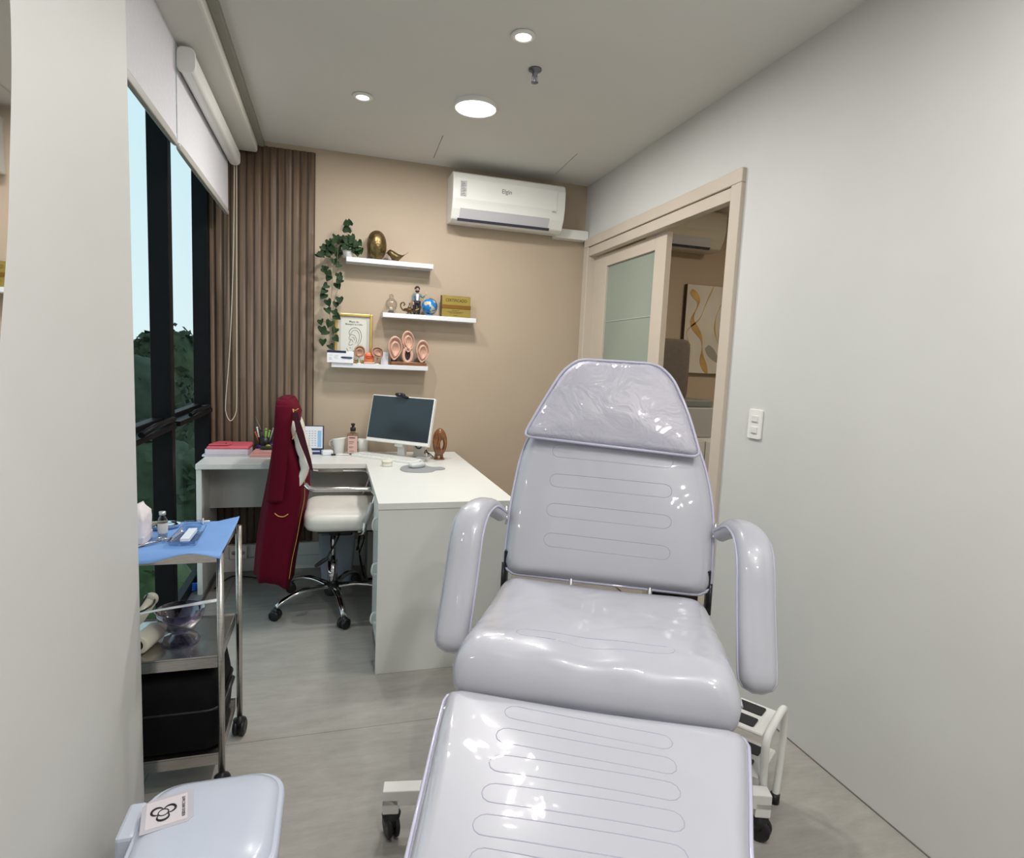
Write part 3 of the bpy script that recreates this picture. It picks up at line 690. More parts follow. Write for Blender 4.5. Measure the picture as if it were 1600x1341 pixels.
for x, z, s, r_, nm in ((-0.083, 0.105, 0.076, 0.10, 'ear'), (-0.002, 0.150, 0.068, 0.0, 'ear'), (0.090, 0.093, 0.073, 0.10, 'ear')):
    g = MB(); ear_mesh(g, s, M=Matrix.Translation((x, -0.012, z)) @ Matrix.Rotation(r_, 4, 'Y'))
    if x == -0.002:
        g.ring([(x + 0.027*math.cos(a), -0.020, 0.066 + 0.044*math.sin(a)) for a in [2*PI*i/24 for i in range(24)]], 0.011, 10)
    g.build(nm, EARM, em)
for x in (-0.083, -0.002, 0.090):
    MB().box(x-0.02, 0.004, 0.02, x+0.02, 0.012, 0.12 if x != -0.002 else 0.17).build('ear_support', mat('support_dark', (0.08, 0.05, 0.05), 0.4), em)
RUB = mat('nose_rubber', (0.46, 0.27, 0.19), 0.5); ORG = mat('lip_orange', (0.75, 0.20, 0.08), 0.4, noise=(30, 0.1, (1,1,1)))
lm_ = thing('face_part_model', 'small orange and flesh rubber lips model on the lowest shelf', 'anatomy model', (0.212, 3.835, Z3))
g = MB().rbox((0, 0, 0.036), 0.030, 0.016, 0.036, 2.6); g.build('flesh_block', ORG, lm_)
g = MB()
for z, r_ in ((0.050, 0.008), (0.040, 0.006)): g.tube(smooth([(-0.018, -0.013, z-0.004), (-0.008, -0.018, z), (0, -0.017, z-0.003), (0.008, -0.018, z), (0.018, -0.013, z-0.004)], 4), r_*0.7, 8)
g.build('lips', mat('lip_red', (0.62, 0.12, 0.06), 0.35), lm_)
MB().box(-0.032, -0.016, 0, 0.034, 0.018, 0.012).build('base', mat('model_base', (0.60, 0.42, 0.32), 0.4), lm_, bevel=0.003)
for x, lab, mir in ((0.152, 'small brown rubber ear model on a white stick, left of the orange model', 1), (0.262, 'small brown rubber ear model leaning against the orange model, right side', -1)):
    t = thing('mini_ear_model', lab, 'anatomy model', (x, 3.828, Z3), 0, 'small ear models beside the orange model')
    g = MB(); ear_mesh(g, 0.040, wf=1.5, M=Matrix.Translation((0, -0.004, 0.072)) @ Matrix.Rotation(0.7*mir, 4, 'Y')); g.build('rubber_ear', RUB, t)
    MB().cyl((0, 0.002, 0), (0, 0.002, 0.06), 0.005, 10).build('stick', WHITEP if mir > 0 else RUB, t)
    MB().lathe((0, 0.002, 0), [(0.001, 0), (0.012, 0), (0.010, 0.004), (0.001, 0.005)], 14).build('foot', WHITEP, t)

# ================================================================== DESK
DT = 0.7515
dk = thing('corner_desk', 'white L shaped corner desk with a full height end panel', 'desk', (0.185, 2.472, 0))
def wbox(x0, y0, z0, x1, y1, z1, o=(0.185, 2.472, 0)): return MB().box(x0-o[0], y0-o[1], z0, x1-o[0], y1-o[1], z1)
top = MB().prism([(0.185,2.472),(0.780,2.472),(0.780,3.875),(-0.690,3.875),(-0.690,3.435),(0.185,3.435)], (0,0,-0.028), (1,0,0), (0,1,0), (-0.185,-2.472,DT))
top.build('desk_top', WHITE, dk, bevel=0.0015)
wbox(0.187, 2.478, 0, 0.778, 2.503, DT-0.028).build('end_panel', WHITE, dk, bevel=0.001)
wbox(-0.688, 3.44, 0, -0.662, 3.87, DT-0.028).build('side_panel', WHITE, dk, bevel=0.001)
wbox(-0.662, 3.66, 0.46, 0.62, 3.678, DT-0.028).build('modesty_panel', mat('panel_grey', (0.46, 0.46, 0.43), 0.5), dk)
wbox(0.760, 2.503, 0, 0.778, 3.87, DT-0.028).build('back_panel', WHITE, dk)
dw = wbox(0.212, 2.505, 0.06, 0.60, 2.90, DT-0.03).build('drawer_unit', WHITE, dk)
for i, (z0, z1) in enumerate(((0.52, 0.70), (0.30, 0.51), (0.07, 0.29))):
    d_ = wbox(0.196, 2.509, z0, 0.2115, 2.896, z1).build('drawer', WHITE, dk, bevel=0.001)
    hd = MB().tube(smooth([(0.197, 2.60, (z0+z1)/2+0.045), (0.180, 2.60, (z0+z1)/2+0.040), (0.174, 2.61, (z0+z1)/2+0.01), (0.180, 2.63, (z0+z1)/2-0.015), (0.197, 2.635, (z0+z1)/2-0.02)], 5), 0.006, 8).xf(Matrix.Translation((-0.185, -2.472, 0)))
    hd.build('handle', WHITEP, d_)

# --- things on the desk
mon = thing('computer_monitor', 'white framed monitor with dark screen standing on the desk corner', 'monitor', (0.455, 3.69, DT), -0.71)
# screen frame in root space: x along screen, y back
cM = Vector((0.385, 3.602, 0.987)) - Vector((0.455, 3.69, DT))
cl = Matrix.Rotation(0.71, 3, 'Z') @ cM
tM = axes(cl, (1,0,0), (0, math.sin(0.227), math.cos(0.227)), (0, -math.cos(0.227), math.sin(0.227)))
MB().box(-0.223, -0.1435, -0.025, 0.223, 0.1435, 0).xf(tM).build('monitor_frame', WHITEP, mon, bevel=0.004)
MB().box(-0.217, -0.122, 0.0003, 0.217, 0.138, 0.0012).xf(tM).build('screen', mat('screen_dark', (0.022, 0.033, 0.040), 0.22, spec=0.6), mon)
MB().box(-0.030, -0.16, -0.05, 0.030, 0.05, -0.026).xf(tM).build('back_hump', WHITEP, mon, bevel=0.006)
zt = (cl.z - 0.10)
MB().box(-0.030, cl.y+0.030, 0.008, 0.022, cl.y+0.058, cl.z-0.02).build('stand_neck', WHITEP, mon, bevel=0.003)
MB().prism(roundpoly([(-0.075,-0.05),(0.045,-0.05),(0.045,0.06),(-0.075,0.06)], 0.03), (0,0,0.010), (1,0,0), (0,1,0), (-0.005, cl.y+0.03, 0)).build('stand_foot', WHITEP, mon, bevel=0.002)
wc = thing('webcam', 'black webcam clipped on the top edge of the monitor', 'webcam', (0,0,0))
wcM = mon.matrix_basis.copy(); wcM = Matrix.Translation((0.455, 3.69, DT)) @ Matrix.Rotation(-0.71, 4, 'Z') @ tM
g = MB().rbox((-0.015, 0.150, 0.012), 0.034, 0.011, 0.014, 3); g.box(-0.035, 0.140, -0.028, 0.03, 0.1455, 0.02); g.box(-0.03, 0.11, -0.036, 0.025, 0.145, -0.027); g.xf(wcM).build('webcam_body', BLKP, wc)
MB().rbox((0.022, 0.138, 0.010), 0.022, 0.006, 0.010, 3).xf(wcM).build('privacy_cover', BLKP, wc)
MB().lathe((-0.012, 0.150, 0.0245), [(0.001, 0), (0.0065, 0), (0.0065, 0.003), (0.001, 0.003)], 16).xf(wcM).build('webcam_lens', mat('lens_grey', (0.15, 0.16, 0.18), 0.1), wc)

sk = thing('desktop_speaker', 'small white speaker with a ringed cone under the monitor', 'speaker', (0.520, 3.675, DT), -0.35)
MB().box(-0.036, -0.03, 0, 0.036, 0.04, 0.115).build('speaker_box', WHITEP, sk, bevel=0.008)
MB().lathe((0,-0.030,0.075), [(0.016, 0), (0.023, -0.003), (0.022, -0.006), (0.015, -0.004)], 24, 'y', cap=False).build('cone_ring', mat('ring_dark', (0.06, 0.07, 0.08), 0.3), sk)
MB().lathe((0,-0.030,0.075), [(0.001, -0.005), (0.012, -0.002), (0.016, 0), (0.001, 0)], 20, 'y').build('cone', mat('cone_white', (0.8, 0.8, 0.8), 0.3), sk)
cb = MB()
for k, (a, b) in enumerate((((0.53,3.69),(0.60,3.62)), ((0.52,3.72),(0.585,3.66)), ((0.54,3.65),(0.565,3.60)))):
    cb.tube(smooth([(a[0],a[1],DT+0.004), ((a[0]+b[0])/2, (a[1]+b[1])/2, DT+0.03+0.01*k), (b[0],b[1],DT+0.004)], 5), 0.0028, 6)
tag(cb.build('cable_bundle', BLKP), 'dark cables lying on the desk between speaker and wooden sculpture', 'cable')
hb_ = MB().box(-0.04,-0.018,0,0.04,0.018,0.016).build('usb_hub', WHITEP, bevel=0.003); hb_.location = (0.528, 3.575, DT); hb_.rotation_euler.z = -0.5
tag(hb_, 'small white usb hub beside the speaker on the desk', 'usb hub')

kb = thing('keyboard', 'white keyboard lying on the desk in front of the monitor', 'keyboard', (0.318, 3.60, DT), -0.74)
MB().prism(roundpoly([(-0.225,-0.068),(0.225,-0.068),(0.225,0.068),(-0.225,0.068)], 0.012), (0,0,0.014), (1,0,0), (0,1,0)).build('keyboard_base', WHITEP, kb, bevel=0.002)
g = MB()
for r_ in range(5):
    for c_ in range(17):
        x = -0.213 + c_*0.0252; y = -0.055 + r_*0.0225; g.box(x, y, 0.014, x+0.0215, y+0.0185, 0.0185)
g.build('keys', mat('key_white', (0.72, 0.73, 0.72), 0.4), kb)
PADM = mat('mouse_pad_grey', (0.27, 0.29, 0.30), 0.7, noise=(20, 0.06, (1,1,1)))
o = MB().prism([(x, y) for x, y in [tuple(v[:2]) for v in smooth([(0.355,3.235,0),(0.375,3.165,0),(0.44,3.135,0),(0.51,3.15,0),(0.545,3.20,0),(0.585,3.215,0),(0.605,3.25,0),(0.59,3.295,0),(0.555,3.295,0),(0.53,3.305,0),(0.50,3.36,0),(0.44,3.375,0),(0.38,3.33,0)], 4, True)]], (0,0,0.004), (1,0,0), (0,1,0), (0,0,DT)).build('mouse_pad', PADM, bevel=0.001)
tag(o, 'grey mouse pad with wrist lobe on the white desk', 'mouse pad')
ms = thing('computer_mouse', 'light grey computer mouse on the grey pad', 'mouse', (0.452, 3.285, DT+0.0045), -0.9)
MB().rbox((0,0,0.013), 0.031, 0.055, 0.017, 2.6).build('mouse_shell', mat('mouse_grey', (0.56, 0.60, 0.60), 0.35), ms)
MB().rbox((0,0.025,0.029), 0.003, 0.009, 0.004, 2.2, 12, 8).build('scroll_wheel', PADM, ms)
jr = thing('glass_jar', 'small clear lidded jar on the desk left of the mouse', 'jar', (0.293, 3.345, DT))
MB().lathe((0,0,0), [(0.001,0.001),(0.027,0.001),(0.029,0.006),(0.029,0.022),(0.001,0.022)], 24).build('jar_body', mat('jar_glass', (0.68, 0.68, 0.62), 0.15, coat=1), jr)
MB().lathe((0,0,0.022), [(0.001,0),(0.030,0),(0.030,0.010),(0.027,0.012),(0.001,0.012)], 24).build('jar_lid', mat('jar_lid', (0.72, 0.70, 0.58), 0.35), jr)

# wooden sculpture
SCW = mat('polished_wood', (0.20, 0.075, 0.022), 0.25, noise=(5, 0.5, (1,1,4)), coat=0.6)
sc = thing('wooden_sculpture', 'polished brown wooden abstract sculpture at the right of the monitor', 'sculpture', (0.625, 3.57, DT))
g = MB()
prof = smooth([(0.010,0,0.024),(0.030,0,0.045),(0.043,0,0.085),(0.043,0,0.125),(0.034,0,0.160),(0.018,0,0.184),(0.0,0,0.192),(-0.020,0,0.182),(-0.036,0,0.155),(-0.043,0,0.115),(-0.040,0,0.075),(-0.028,0,0.040),(-0.012,0,0.024)], 4, True)
inn = [Vector((0.013 + (p.x)*0.28, 0, 0.092 + (p.z-0.105)*0.36)) for p in prof]
L = [[Vector((p.x, 0.020, p.z)) for p in inn], [Vector((p.x*0.95, 0.022, 0.1+(p.z-0.1)*0.95)) for p in prof], [Vector((p.x, 0.010, p.z)) for p in prof], [Vector((p.x, -0.010, p.z)) for p in prof], [Vector((p.x*0.93, -0.023, 0.1+(p.z-0.1)*0.95)) for p in prof], [Vector((p.x, -0.018, p.z)) for p in inn], [Vector((p.x, 0.020, p.z)) for p in inn]]
g.loops(L, cap=False); g.build('carved_ring', SCW, sc)
MB().tube(smooth([(-0.012,-0.021,0.165),(-0.004,-0.027,0.125),(-0.014,-0.026,0.085),(-0.008,-0.022,0.05)],4), 0.006, 8).build('carved_ridge', SCW, sc)
MB().tube([(-0.020,0,0),(-0.018,0,0.045)], [0.011,0.008], 10).build('leg', SCW, sc)
MB().tube([(0.016,0,0),(0.014,0,0.045)], [0.011,0.008], 10).build('leg', SCW, sc)
MB().lathe((0,0,0), [(0.001,0),(0.034,0),(0.032,0.006),(0.001,0.007)], 24, sy=0.75).build('foot', SCW, sc)

# soap bottle, cups
sb = thing('pump_bottle', 'clear pump bottle with pink label and black pump on the desk', 'bottle', (0.120, 3.76, DT), -0.15)
MB().prism(roundpoly([(-0.033,-0.022),(0.033,-0.022),(0.033,0.022),(-0.033,0.022)], 0.014), (0,0,0.135), (1,0,0), (0,1,0)).build('bottle_body', glass_mat('bottle_plastic', (0.82, 0.76, 0.70), 0.22), sb, bevel=0.006)
MB().box(-0.027,-0.0235,0.012,0.029,-0.0222,0.118).build('pink_label', mat('label_pink', (0.62, 0.42, 0.37), 0.5), sb)
g = MB()
for i, (z, w_, h) in enumerate(((0.104,0.036,0.006),(0.080,0.03,0.003),(0.070,0.024,0.002),(0.05,0.028,0.002),(0.044,0.02,0.002),(0.024,0.03,0.002))): g.box(-0.02,-0.0242,z,-0.02+w_,-0.0235,z+h)
g.build('label_print', mat('print_brown', (0.09, 0.04, 0.04), 0.5), sb)
MB().lathe((0,0,0.135), [(0.018,0),(0.014,0.008),(0.012,0.012),(0.001,0.012)], 20).build('bottle_neck', glass_mat('bottle_plastic'), sb)
g = MB().lathe((0,0,0.147), [(0.001,0),(0.017,0),(0.017,0.020),(0.008,0.022),(0.008,0.034),(0.012,0.036),(0.012,0.046),(0.001,0.047)], 20); g.tube([(0,0,0.188),(0.004,-0.034,0.186)], 0.005, 8)
g.build('pump', BLKP, sb)
MB().cyl((0,0,0.01),(0,0,0.147), 0.003, 8).build('pump_tube', mat('tube_grey', (0.5,0.5,0.5), 0.3), sb)
cp = thing('white_cup', 'white flared ceramic cup on the desk left of the pump bottle', 'cup', (0.040, 3.80, DT), 2.6)
n = 30; L = []
for r_, h in ((0.026,0),(0.028,0.003),(0.034,0.04),(0.044,0.088),(0.047,0.096),(0.044,0.096),(0.040,0.085),(0.030,0.02),(0.001,0.008)):
    L.append([(r_*math.cos(2*PI*k/n), r_*math.sin(2*PI*k/n), h*(1+0.10*math.cos(2*PI*k/n - 2.8))) for k in range(n)])
MB().loops(L).build('cup_body', WHITEP, cp)
MB().tube(smooth([(0.036,0,0.078),(0.062,0,0.072),(0.064,0,0.045),(0.034,0,0.030)], 5), 0.005, 8).build('cup_handle', WHITEP, cp)
mg = thing('coffee_mug', 'white mug with dark handle partly hidden behind the pump bottle', 'mug', (0.180, 3.835, DT), PI+0.7)
MB().lathe((0,0,0), [(0.030,0),(0.034,0.003),(0.036,0.085),(0.034,0.087),(0.032,0.083),(0.030,0.008),(0.001,0.006)], 26).build('mug_body', WHITEP, mg)
MB().tube(smooth([(0.035,0,0.070),(0.058,0,0.066),(0.060,0,0.030),(0.034,0,0.020)], 5), 0.005, 8).build('mug_handle', mat('handle_grey', (0.10, 0.10, 0.11), 0.3), mg)
# desk calendar
ca = thing('desk_calendar', 'desk calendar with navy base and printed dates beside the red coat', 'calendar', (-0.125, 3.80, DT), 0.0)
MB().prism([(-0.035,0),(0.035,0),(0.004,0.172),(-0.004,0.172)], (0.150,0,0), (0,1,0), (0,0,1), (-0.075,0,0)).build('easel', mat('calendar_navy', (0.018, 0.028, 0.095), 0.35), ca)
sl_ = Vector((0, 0.031, 0.172)).normalized(); nz = Vector((0, -sl_.z, sl_.y))
cM_ = axes(Vector((0, -0.0358, 0)), (1,0,0), sl_, nz)
MB().box(-0.072, 0.038, 0, 0.067, 0.170, 0.0018).xf(cM_).build('calendar_page', mat('page_white', (0.72, 0.74, 0.78), 0.5), ca)
g = MB()
for r_ in range(7):
    for c_ in range(6): g.box(-0.062+c_*0.0165, 0.052+r_*0.0145, 0.0019, -0.062+c_*0.0165+0.008, 0.052+r_*0.0145+0.005, 0.0024)
g.xf(cM_).build('date_print', mat('date_grey', (0.33, 0.40, 0.55), 0.5), ca)
MB().box(0.038, 0.045, 0.0019, 0.060, 0.145, 0.0024).xf(cM_).build('blue_note_column', mat('note_blue', (0.25, 0.50, 0.72), 0.5), ca)
g = MB().ring([(-0.022+0.011*math.cos(a), 0.020+0.011*math.sin(a), 0.0012) for a in [2*PI*i/16 for i in range(16)]], 0.0014, 5); g.box(-0.005, 0.015, 0.0004, 0.052, 0.024, 0.0016)
g.xf(cM_).build('logo_mark', mat('logo_pale', (0.5, 0.55, 0.7), 0.4), ca)
ho = MB().box(-0.032,-0.025,0,0.032,0.025,0.030).build('note_holder', mat('holder_white', (0.74, 0.78, 0.84), 0.3), bevel=0.006); ho.location = (-0.030, 3.745, DT); ho.rotation_euler.z = 0.2
tag(ho, 'small white box between calendar and cup on the desk', 'box')
pe = thing('pen', 'pen with black tip lying on the desk before the white cup', 'pen', (0.045, 3.722, DT+0.006), 0.1)
MB().cyl((-0.05,0,0),(0.055,0.006,0), 0.0042, 8).build('barrel', WHITEP, pe); MB().cyl((-0.052,0,0),(-0.026,0,0), 0.0055, 8).build('cap', BLKP, pe)
# folders
RED = mat('pink_red_folder', (0.66, 0.12, 0.16), 0.45, noise=(9, 0.06, (1,1,1))); 
fo = thing('document_folder', 'pink red document wallet with snap flap at the left end of the desk', 'folder', (-0.575, 3.76, DT), 0)
L = []
for z, k in ((0.0,1.0),(0.014,1.0),(0.030,0.98),(0.042,0.95),(0.048,0.90)):
    L.append([(x*k + (0.004 if z > 0.02 else 0), y*k + z*0.15, z + (0.006 if (y > 0 and z > 0.02) else 0)) for x, y in roundpoly([(-0.118,-0.085),(0.112,-0.085),(0.122,0.075),(-0.09,0.075)], 0.012, 4)])
MB().loops(L[2:]).build('wallet_cover', RED, fo)
MB().prism(roundpoly([(-0.116,-0.083),(0.110,-0.083),(0.118,0.073),(-0.09,0.073)], 0.010, 3), (0,0,0.031), (1,0,0), (0,1,0)).build('papers', mat('paper_lilac', (0.62, 0.56, 0.64), 0.6, noise=(3, 0.12, (0.1,0.1,60))), fo)
MB().prism(roundpoly([(-0.100,-0.078),(0.004,-0.078),(0.020,-0.020),(0.005,0.060),(-0.070,0.070)], 0.014, 4), (0.0,0,0.006), (1,0,0), (0,1,0), (0,0.006,0.0515)).build('flap', RED, fo, bevel=0.002)
MB().lathe((-0.012,-0.035,0.0575), [(0.001,0),(0.005,0),(0.005,0.002),(0.001,0.003)], 12).build('snap', BLKP, fo)
bo = MB().box(-0.12,-0.085,0,0.12,0.09,0.012).build('notebook', mat('notebook_white', (0.66,0.64,0.66), 0.5), bevel=0.003)
fo.location.z = DT+0.0125; bo.location = (-0.585, 3.765, DT)
tag(bo, 'white spiral notebook lying under the pink red wallet', 'notebook')
pk = MB().box(-0.075,-0.10,0,0.075,0.06,0.02).box(-0.065,-0.08,0.0202,0.06,0.055,0.028).build('pink_notepad', mat('pink_paper', (0.66, 0.33, 0.30), 0.55, noise=(3, 0.15, (0.1,0.1,60))), bevel=0.002); pk.location = (-0.375, 3.755, DT)
tag(pk, 'pink notepads stacked on the desk between wallet and red coat', 'notepad')
td = thing('tape_dispenser', 'small green and black tape dispenser on the pink notepads', 'tape dispenser', (-0.365, 3.77, DT+0.0285))
MB().rbox((0,0,0.011), 0.045, 0.020, 0.011, 3).build('dispenser_body', mat('dark_green', (0.03, 0.05, 0.02), 0.4), td)
MB().lathe((0,-0.006,0.014), [(0.006,0),(0.017,0),(0.017,0.012),(0.006,0.012)], 16, 'y').build('tape_roll', mat('tape_olive', (0.35, 0.33, 0.06), 0.3), td)
po = thing('pen_holder', 'black pen holder on purple base crowded with pens, against the slats', 'pen holder', (-0.395, 3.845, DT))
g = MB().lathe((0,0,0.02), [(0.001,0),(0.030,0),(0.033,0.075),(0.031,0.075),(0.028,0.006),(0.001,0.006)], 20); g.build('cup', BLKP, po)
g = MB().rbox((-0.005,0,0.030), 0.042, 0.034, 0.022, 2.5); g.rbox((0.042,0,0.034), 0.020, 0.022, 0.026, 2.2); g.build('purple_base', mat('purple_base', (0.035, 0.025, 0.14), 0.3), po)
for (x, y, dx, dy, l, c_, r_) in ((-0.018,0,-0.022,0,0.115,(0.7,0.7,0.68),0.004),(-0.02,0.008,-0.03,0,0.085,(0.7,0.14,0.04),0.004),(0.004,0,0.006,0,0.105,(0.20,0.42,0.06),0.0055),(0.012,0.005,0.018,0,0.095,(0.25,0.45,0.08),0.0045),(-0.006,-0.008,-0.012,0,0.10,(0.02,0.02,0.02),0.0045),(0.02,-0.004,0.03,0,0.11,(0.3,0.3,0.32),0.004)):
    pn = MB().cyl((x,y,0.035),(x+dx,y+dy,0.035+l), r_, 8); pn.sphere((x+dx,y+dy,0.035+l), r_*1.6, n=8, m=6)
    pn.build('pen', mat('pen_%d' % int(c_[0]*100+c_[1]*1000), c_, 0.35), po)
MB().tube([(0.012,0.01,0.05),(-0.05,0.012,0.215)], [0.0035,0.0012], 6).build('metal_ruler', mat('ruler_grey', (0.30,0.25,0.22), 0.35, 0.5), po)

# --- under the desk
wbn = thing('waste_bin', 'pale blue tapered waste bin under the desk behind the office chair', 'waste bin', (0.034, 3.665, 0))
L = []
for z, k in ((0,0.80),(0.004,0.80),(0.285,1.0),(0.29,1.03),(0.296,1.03),(0.296,0.97),(0.03,0.77)):
    L.append([(x*k, y*k, z) for x, y in roundpoly([(-0.108,-0.075),(0.108,-0.075),(0.108,0.075),(-0.108,0.075)], 0.03, 5)])
MB().loops(L).build('bin_body', mat('bin_blue', (0.48, 0.56, 0.66), 0.4), wbn)
pcx = thing('computer_tower', 'white computer tower on the floor under the desk corner', 'computer', (0.33, 3.72, 0))
MB().box(-0.12,-0.13,0.02,0.12,0.13,0.36).build('case', mat('tower_grey', (0.50,0.50,0.48), 0.45), pcx, bevel=0.004)
MB().lathe((-0.05,-0.13,0.06), [(0.001,0),(0.006,0),(0.006,-0.002),(0.001,-0.002)], 12, 'y').build('power_button', BLKP, pcx)
MB().box(-0.11,-0.12,0,0.11,0.12,0.02).build('plinth', BLKP, pcx)
g = MB().tube(smooth([(0.165,3.63,0.50),(0.185,3.60,0.36),(0.155,3.60,0.25),(0.175,3.60,0.12),(0.19,3.62,0.02)],6), 0.004, 6)
g.tube(smooth([(0.19,3.64,0.50),(0.165,3.62,0.38),(0.19,3.61,0.27),(0.165,3.62,0.15),(0.20,3.60,0.012)],6), 0.0035, 6)
g.tube(smooth([(0.18,3.64,0.52),(0.15,3.64,0.40),(0.17,3.63,0.30),(0.15,3.64,0.18)],6), 0.005, 6)
tag(g.build('hanging_cables', BLKP), 'black cables dangling under the desk between waste bin and computer tower', 'cable')
g = MB().tube(smooth([(-0.30,3.868,0.12),(-0.31,3.80,0.05),(-0.36,3.72,0.008),(-0.47,3.76,0.006),(-0.56,3.79,0.006),(-0.60,3.72,0.006),(-0.63,3.60,0.006)],6), 0.004, 6)
tag(g.build('floor_cable', BLKP), 'thin black cable running on the floor from the outlet to the window', 'cable')
BLUE = mat('blue_hose', (0.01, 0.13, 0.52), 0.3)
g = MB()
for k in range(4):
    g.ring([(-0.724+0.028*math.cos(a), 3.58+(0.090-k*0.004)*math.sin(a), 0.042+0.010*k+0.004*math.sin(3*a)) for a in [2*PI*i/28 for i in range(28)]], 0.0062, 6)
g.tube(smooth([(-0.735,3.49,0.05),(-0.74,3.43,0.055),(-0.735,3.35,0.042)],4), 0.006, 6)
tag(g.build('blue_cable_coil', BLUE), 'coil of bright blue cable lying on the grey window ledge', 'cable')

# ================================================================== OFFICE CHAIR
oc = thing('office_chair', 'white leather office chair with chrome base, a red coat over its back', 'office chair', (0.01, 3.27, 0))
def seatprof():
    L = []
    for z, k in ((-0.045,0.90),(-0.04,0.95),(-0.02,1.0),(0.015,1.0),(0.035,0.97),(0.046,0.90),(0.050,0.75),(0.048,0.4),(0.046,0.02)):
        L.append([(0.09 + x*k + 0, y*k, 0.515 + z + (-0.012*max(0, x-0.1)/0.1 if z > 0 else 0)) for x, y in roundpoly([(-0.235,-0.235),(0.225,-0.235),(0.235,0.235),(-0.235,0.235)], 0.09, 8)])
    return L
MB().loops(seatprof()).build('seat', LEATHER, oc)
g = MB(); path = smooth([(-0.195,0,0.53),(-0.205,0,0.62),(-0.176,0,0.70),(-0.143,0,0.79),(-0.150,0,0.85),(-0.172,0,0.93),(-0.205,0,1.03),(-0.240,0,1.09)], 5)
L = []
for i, p in enumerate(path):
    t = i/(len(path)-1); wd = 0.235 - 0.03*max(0, t-0.6); qb = 0.020 + 0.008*abs(math.sin(i*PI/5))
    L.append([(p.x + x*qb, y*wd, p.z) for x, y in roundpoly([(-1,-1),(1,-1),(1,1),(-1,1)], 0.55, 5)])
g.loops(L).build('backrest', LEATHER, oc)
for sgn in (-1, 1):
    y = 0.262*sgn
    g = MB().tube(smooth([(-0.135, y*0.94, 0.72),(-0.10, y, 0.70),(0.02,y,0.698),(0.165,y,0.695),(0.19,y,0.685),(0.200,y,0.665),(0.185,y,0.61),(0.155,y,0.53),(0.145,y,0.475),(0.125,y*0.86,0.462)],5), 0.012, 8)
    ar = g.build('armrest', CHROME, oc)
    if sgn > 0: MB().tube([(-0.085,y,0.706),(0.05,y,0.706)], 0.021, 12).build('arm_pad', LEATHER, ar)
MB().tube([(0.187,-0.262,0.625),(0.152,-0.262,0.525)], 0.018, 12).build('arm_sleeve', mat('sleeve_silver', (0.70,0.70,0.68), 0.3, 0.3), oc)
g = MB().box(-0.08,-0.14,0.438,0.20,0.14,0.470); g.box(-0.02,-0.06,0.40,0.10,0.06,0.44); g.build('seat_mechanism', BLKP, oc, bevel=0.01)
MB().tube(smooth([(0.03,-0.06,0.42),(0.02,-0.12,0.40),(-0.03,-0.20,0.33)],4), 0.005, 8).build('lever_rod', BLKP, oc)
MB().rbox((-0.055,-0.215,0.315), 0.040, 0.012, 0.010, 2.6).xf(Matrix.Translation((-0.055,-0.215,0.315)) @ Matrix.Rotation(-0.6,4,'Y') @ Matrix.Translation((0.055,0.215,-0.315))).build('lever_grip', BLKP, oc)
MB().cyl((0,0,0.24),(0,0,0.42),0.014,16).build('gas_piston', CHROME, oc)
MB().cyl((0,0,0.10),(0,0,0.25),0.026,20).build('gas_lift', CHROME, oc)
MB().lathe((0,0,0.062), [(0.001,0),(0.038,0),(0.045,0.02),(0.040,0.055),(0.030,0.065),(0.001,0.065)], 20).build('hub', BLKP, oc)
def caster(parent, x, y, r, wd, name='caster', ang=0, m=BLKP, zt=0.03):
    c_ = MB()
    for s_ in (-1, 1): c_.lathe((x, y, r), [(0.001, s_*0.004), (r*0.9, s_*0.004), (r, s_*0.008), (r, s_*wd*0.8), (r*0.8, s_*wd), (r*0.3, s_*wd*0.9), (0.001, s_*wd*0.9)], 20, 'y')
    if ang: c_.xf(Matrix.Translation((x,y,0)) @ Matrix.Rotation(ang,4,'Z') @ Matrix.Translation((-x,-y,0)))
    w_ = c_.build(name, m, parent)
    h = MB().lathe((x, y, r+0.0), [(r*0.55, 0.0), (r*0.75, r*0.9), (0.010, r*1.15), (0.008, r*1.15+zt), (0.001, r*1.15+zt)], 14); h.build('caster_fork', m, w_)
    return w_
for k in range(5):
    a = R(352 + 72*k); ca_, sa = math.cos(a), math.sin(a); rr = 0.315
    pts = smooth([(0.02*ca_,0.02*sa,0.105),(0.12*ca_,0.12*sa,0.118),(0.21*ca_,0.21*sa,0.110),(0.28*ca_,0.28*sa,0.088),(rr*ca_,rr*sa,0.066)],4)
    L = []
    for i, p in enumerate(pts):
        t = i/(len(pts)-1); wd = 0.020-0.006*t; sd = Vector((-sa, ca_, 0))
        L.append([p + sd*(wd*math.cos(q)) + Vector((0,0,1))*(0.012*math.sin(q)) for q in [2*PI*j/12 for j in range(12)]])
    lg = MB().loops(L).build('leg', CHROME, oc)
    pd = MB().tube([pts[0]+Vector((0,0,0.009)), pts[6]+Vector((0,0,0.0065)), pts[9]+Vector((0,0,0.005))], [0.012,0.010,0.006], 8).build('leg_cover', BLKP, lg)
    caster(lg, rr*ca_, rr*sa, 0.027, 0.026, ang=random.uniform(0, 3), zt=0.008)

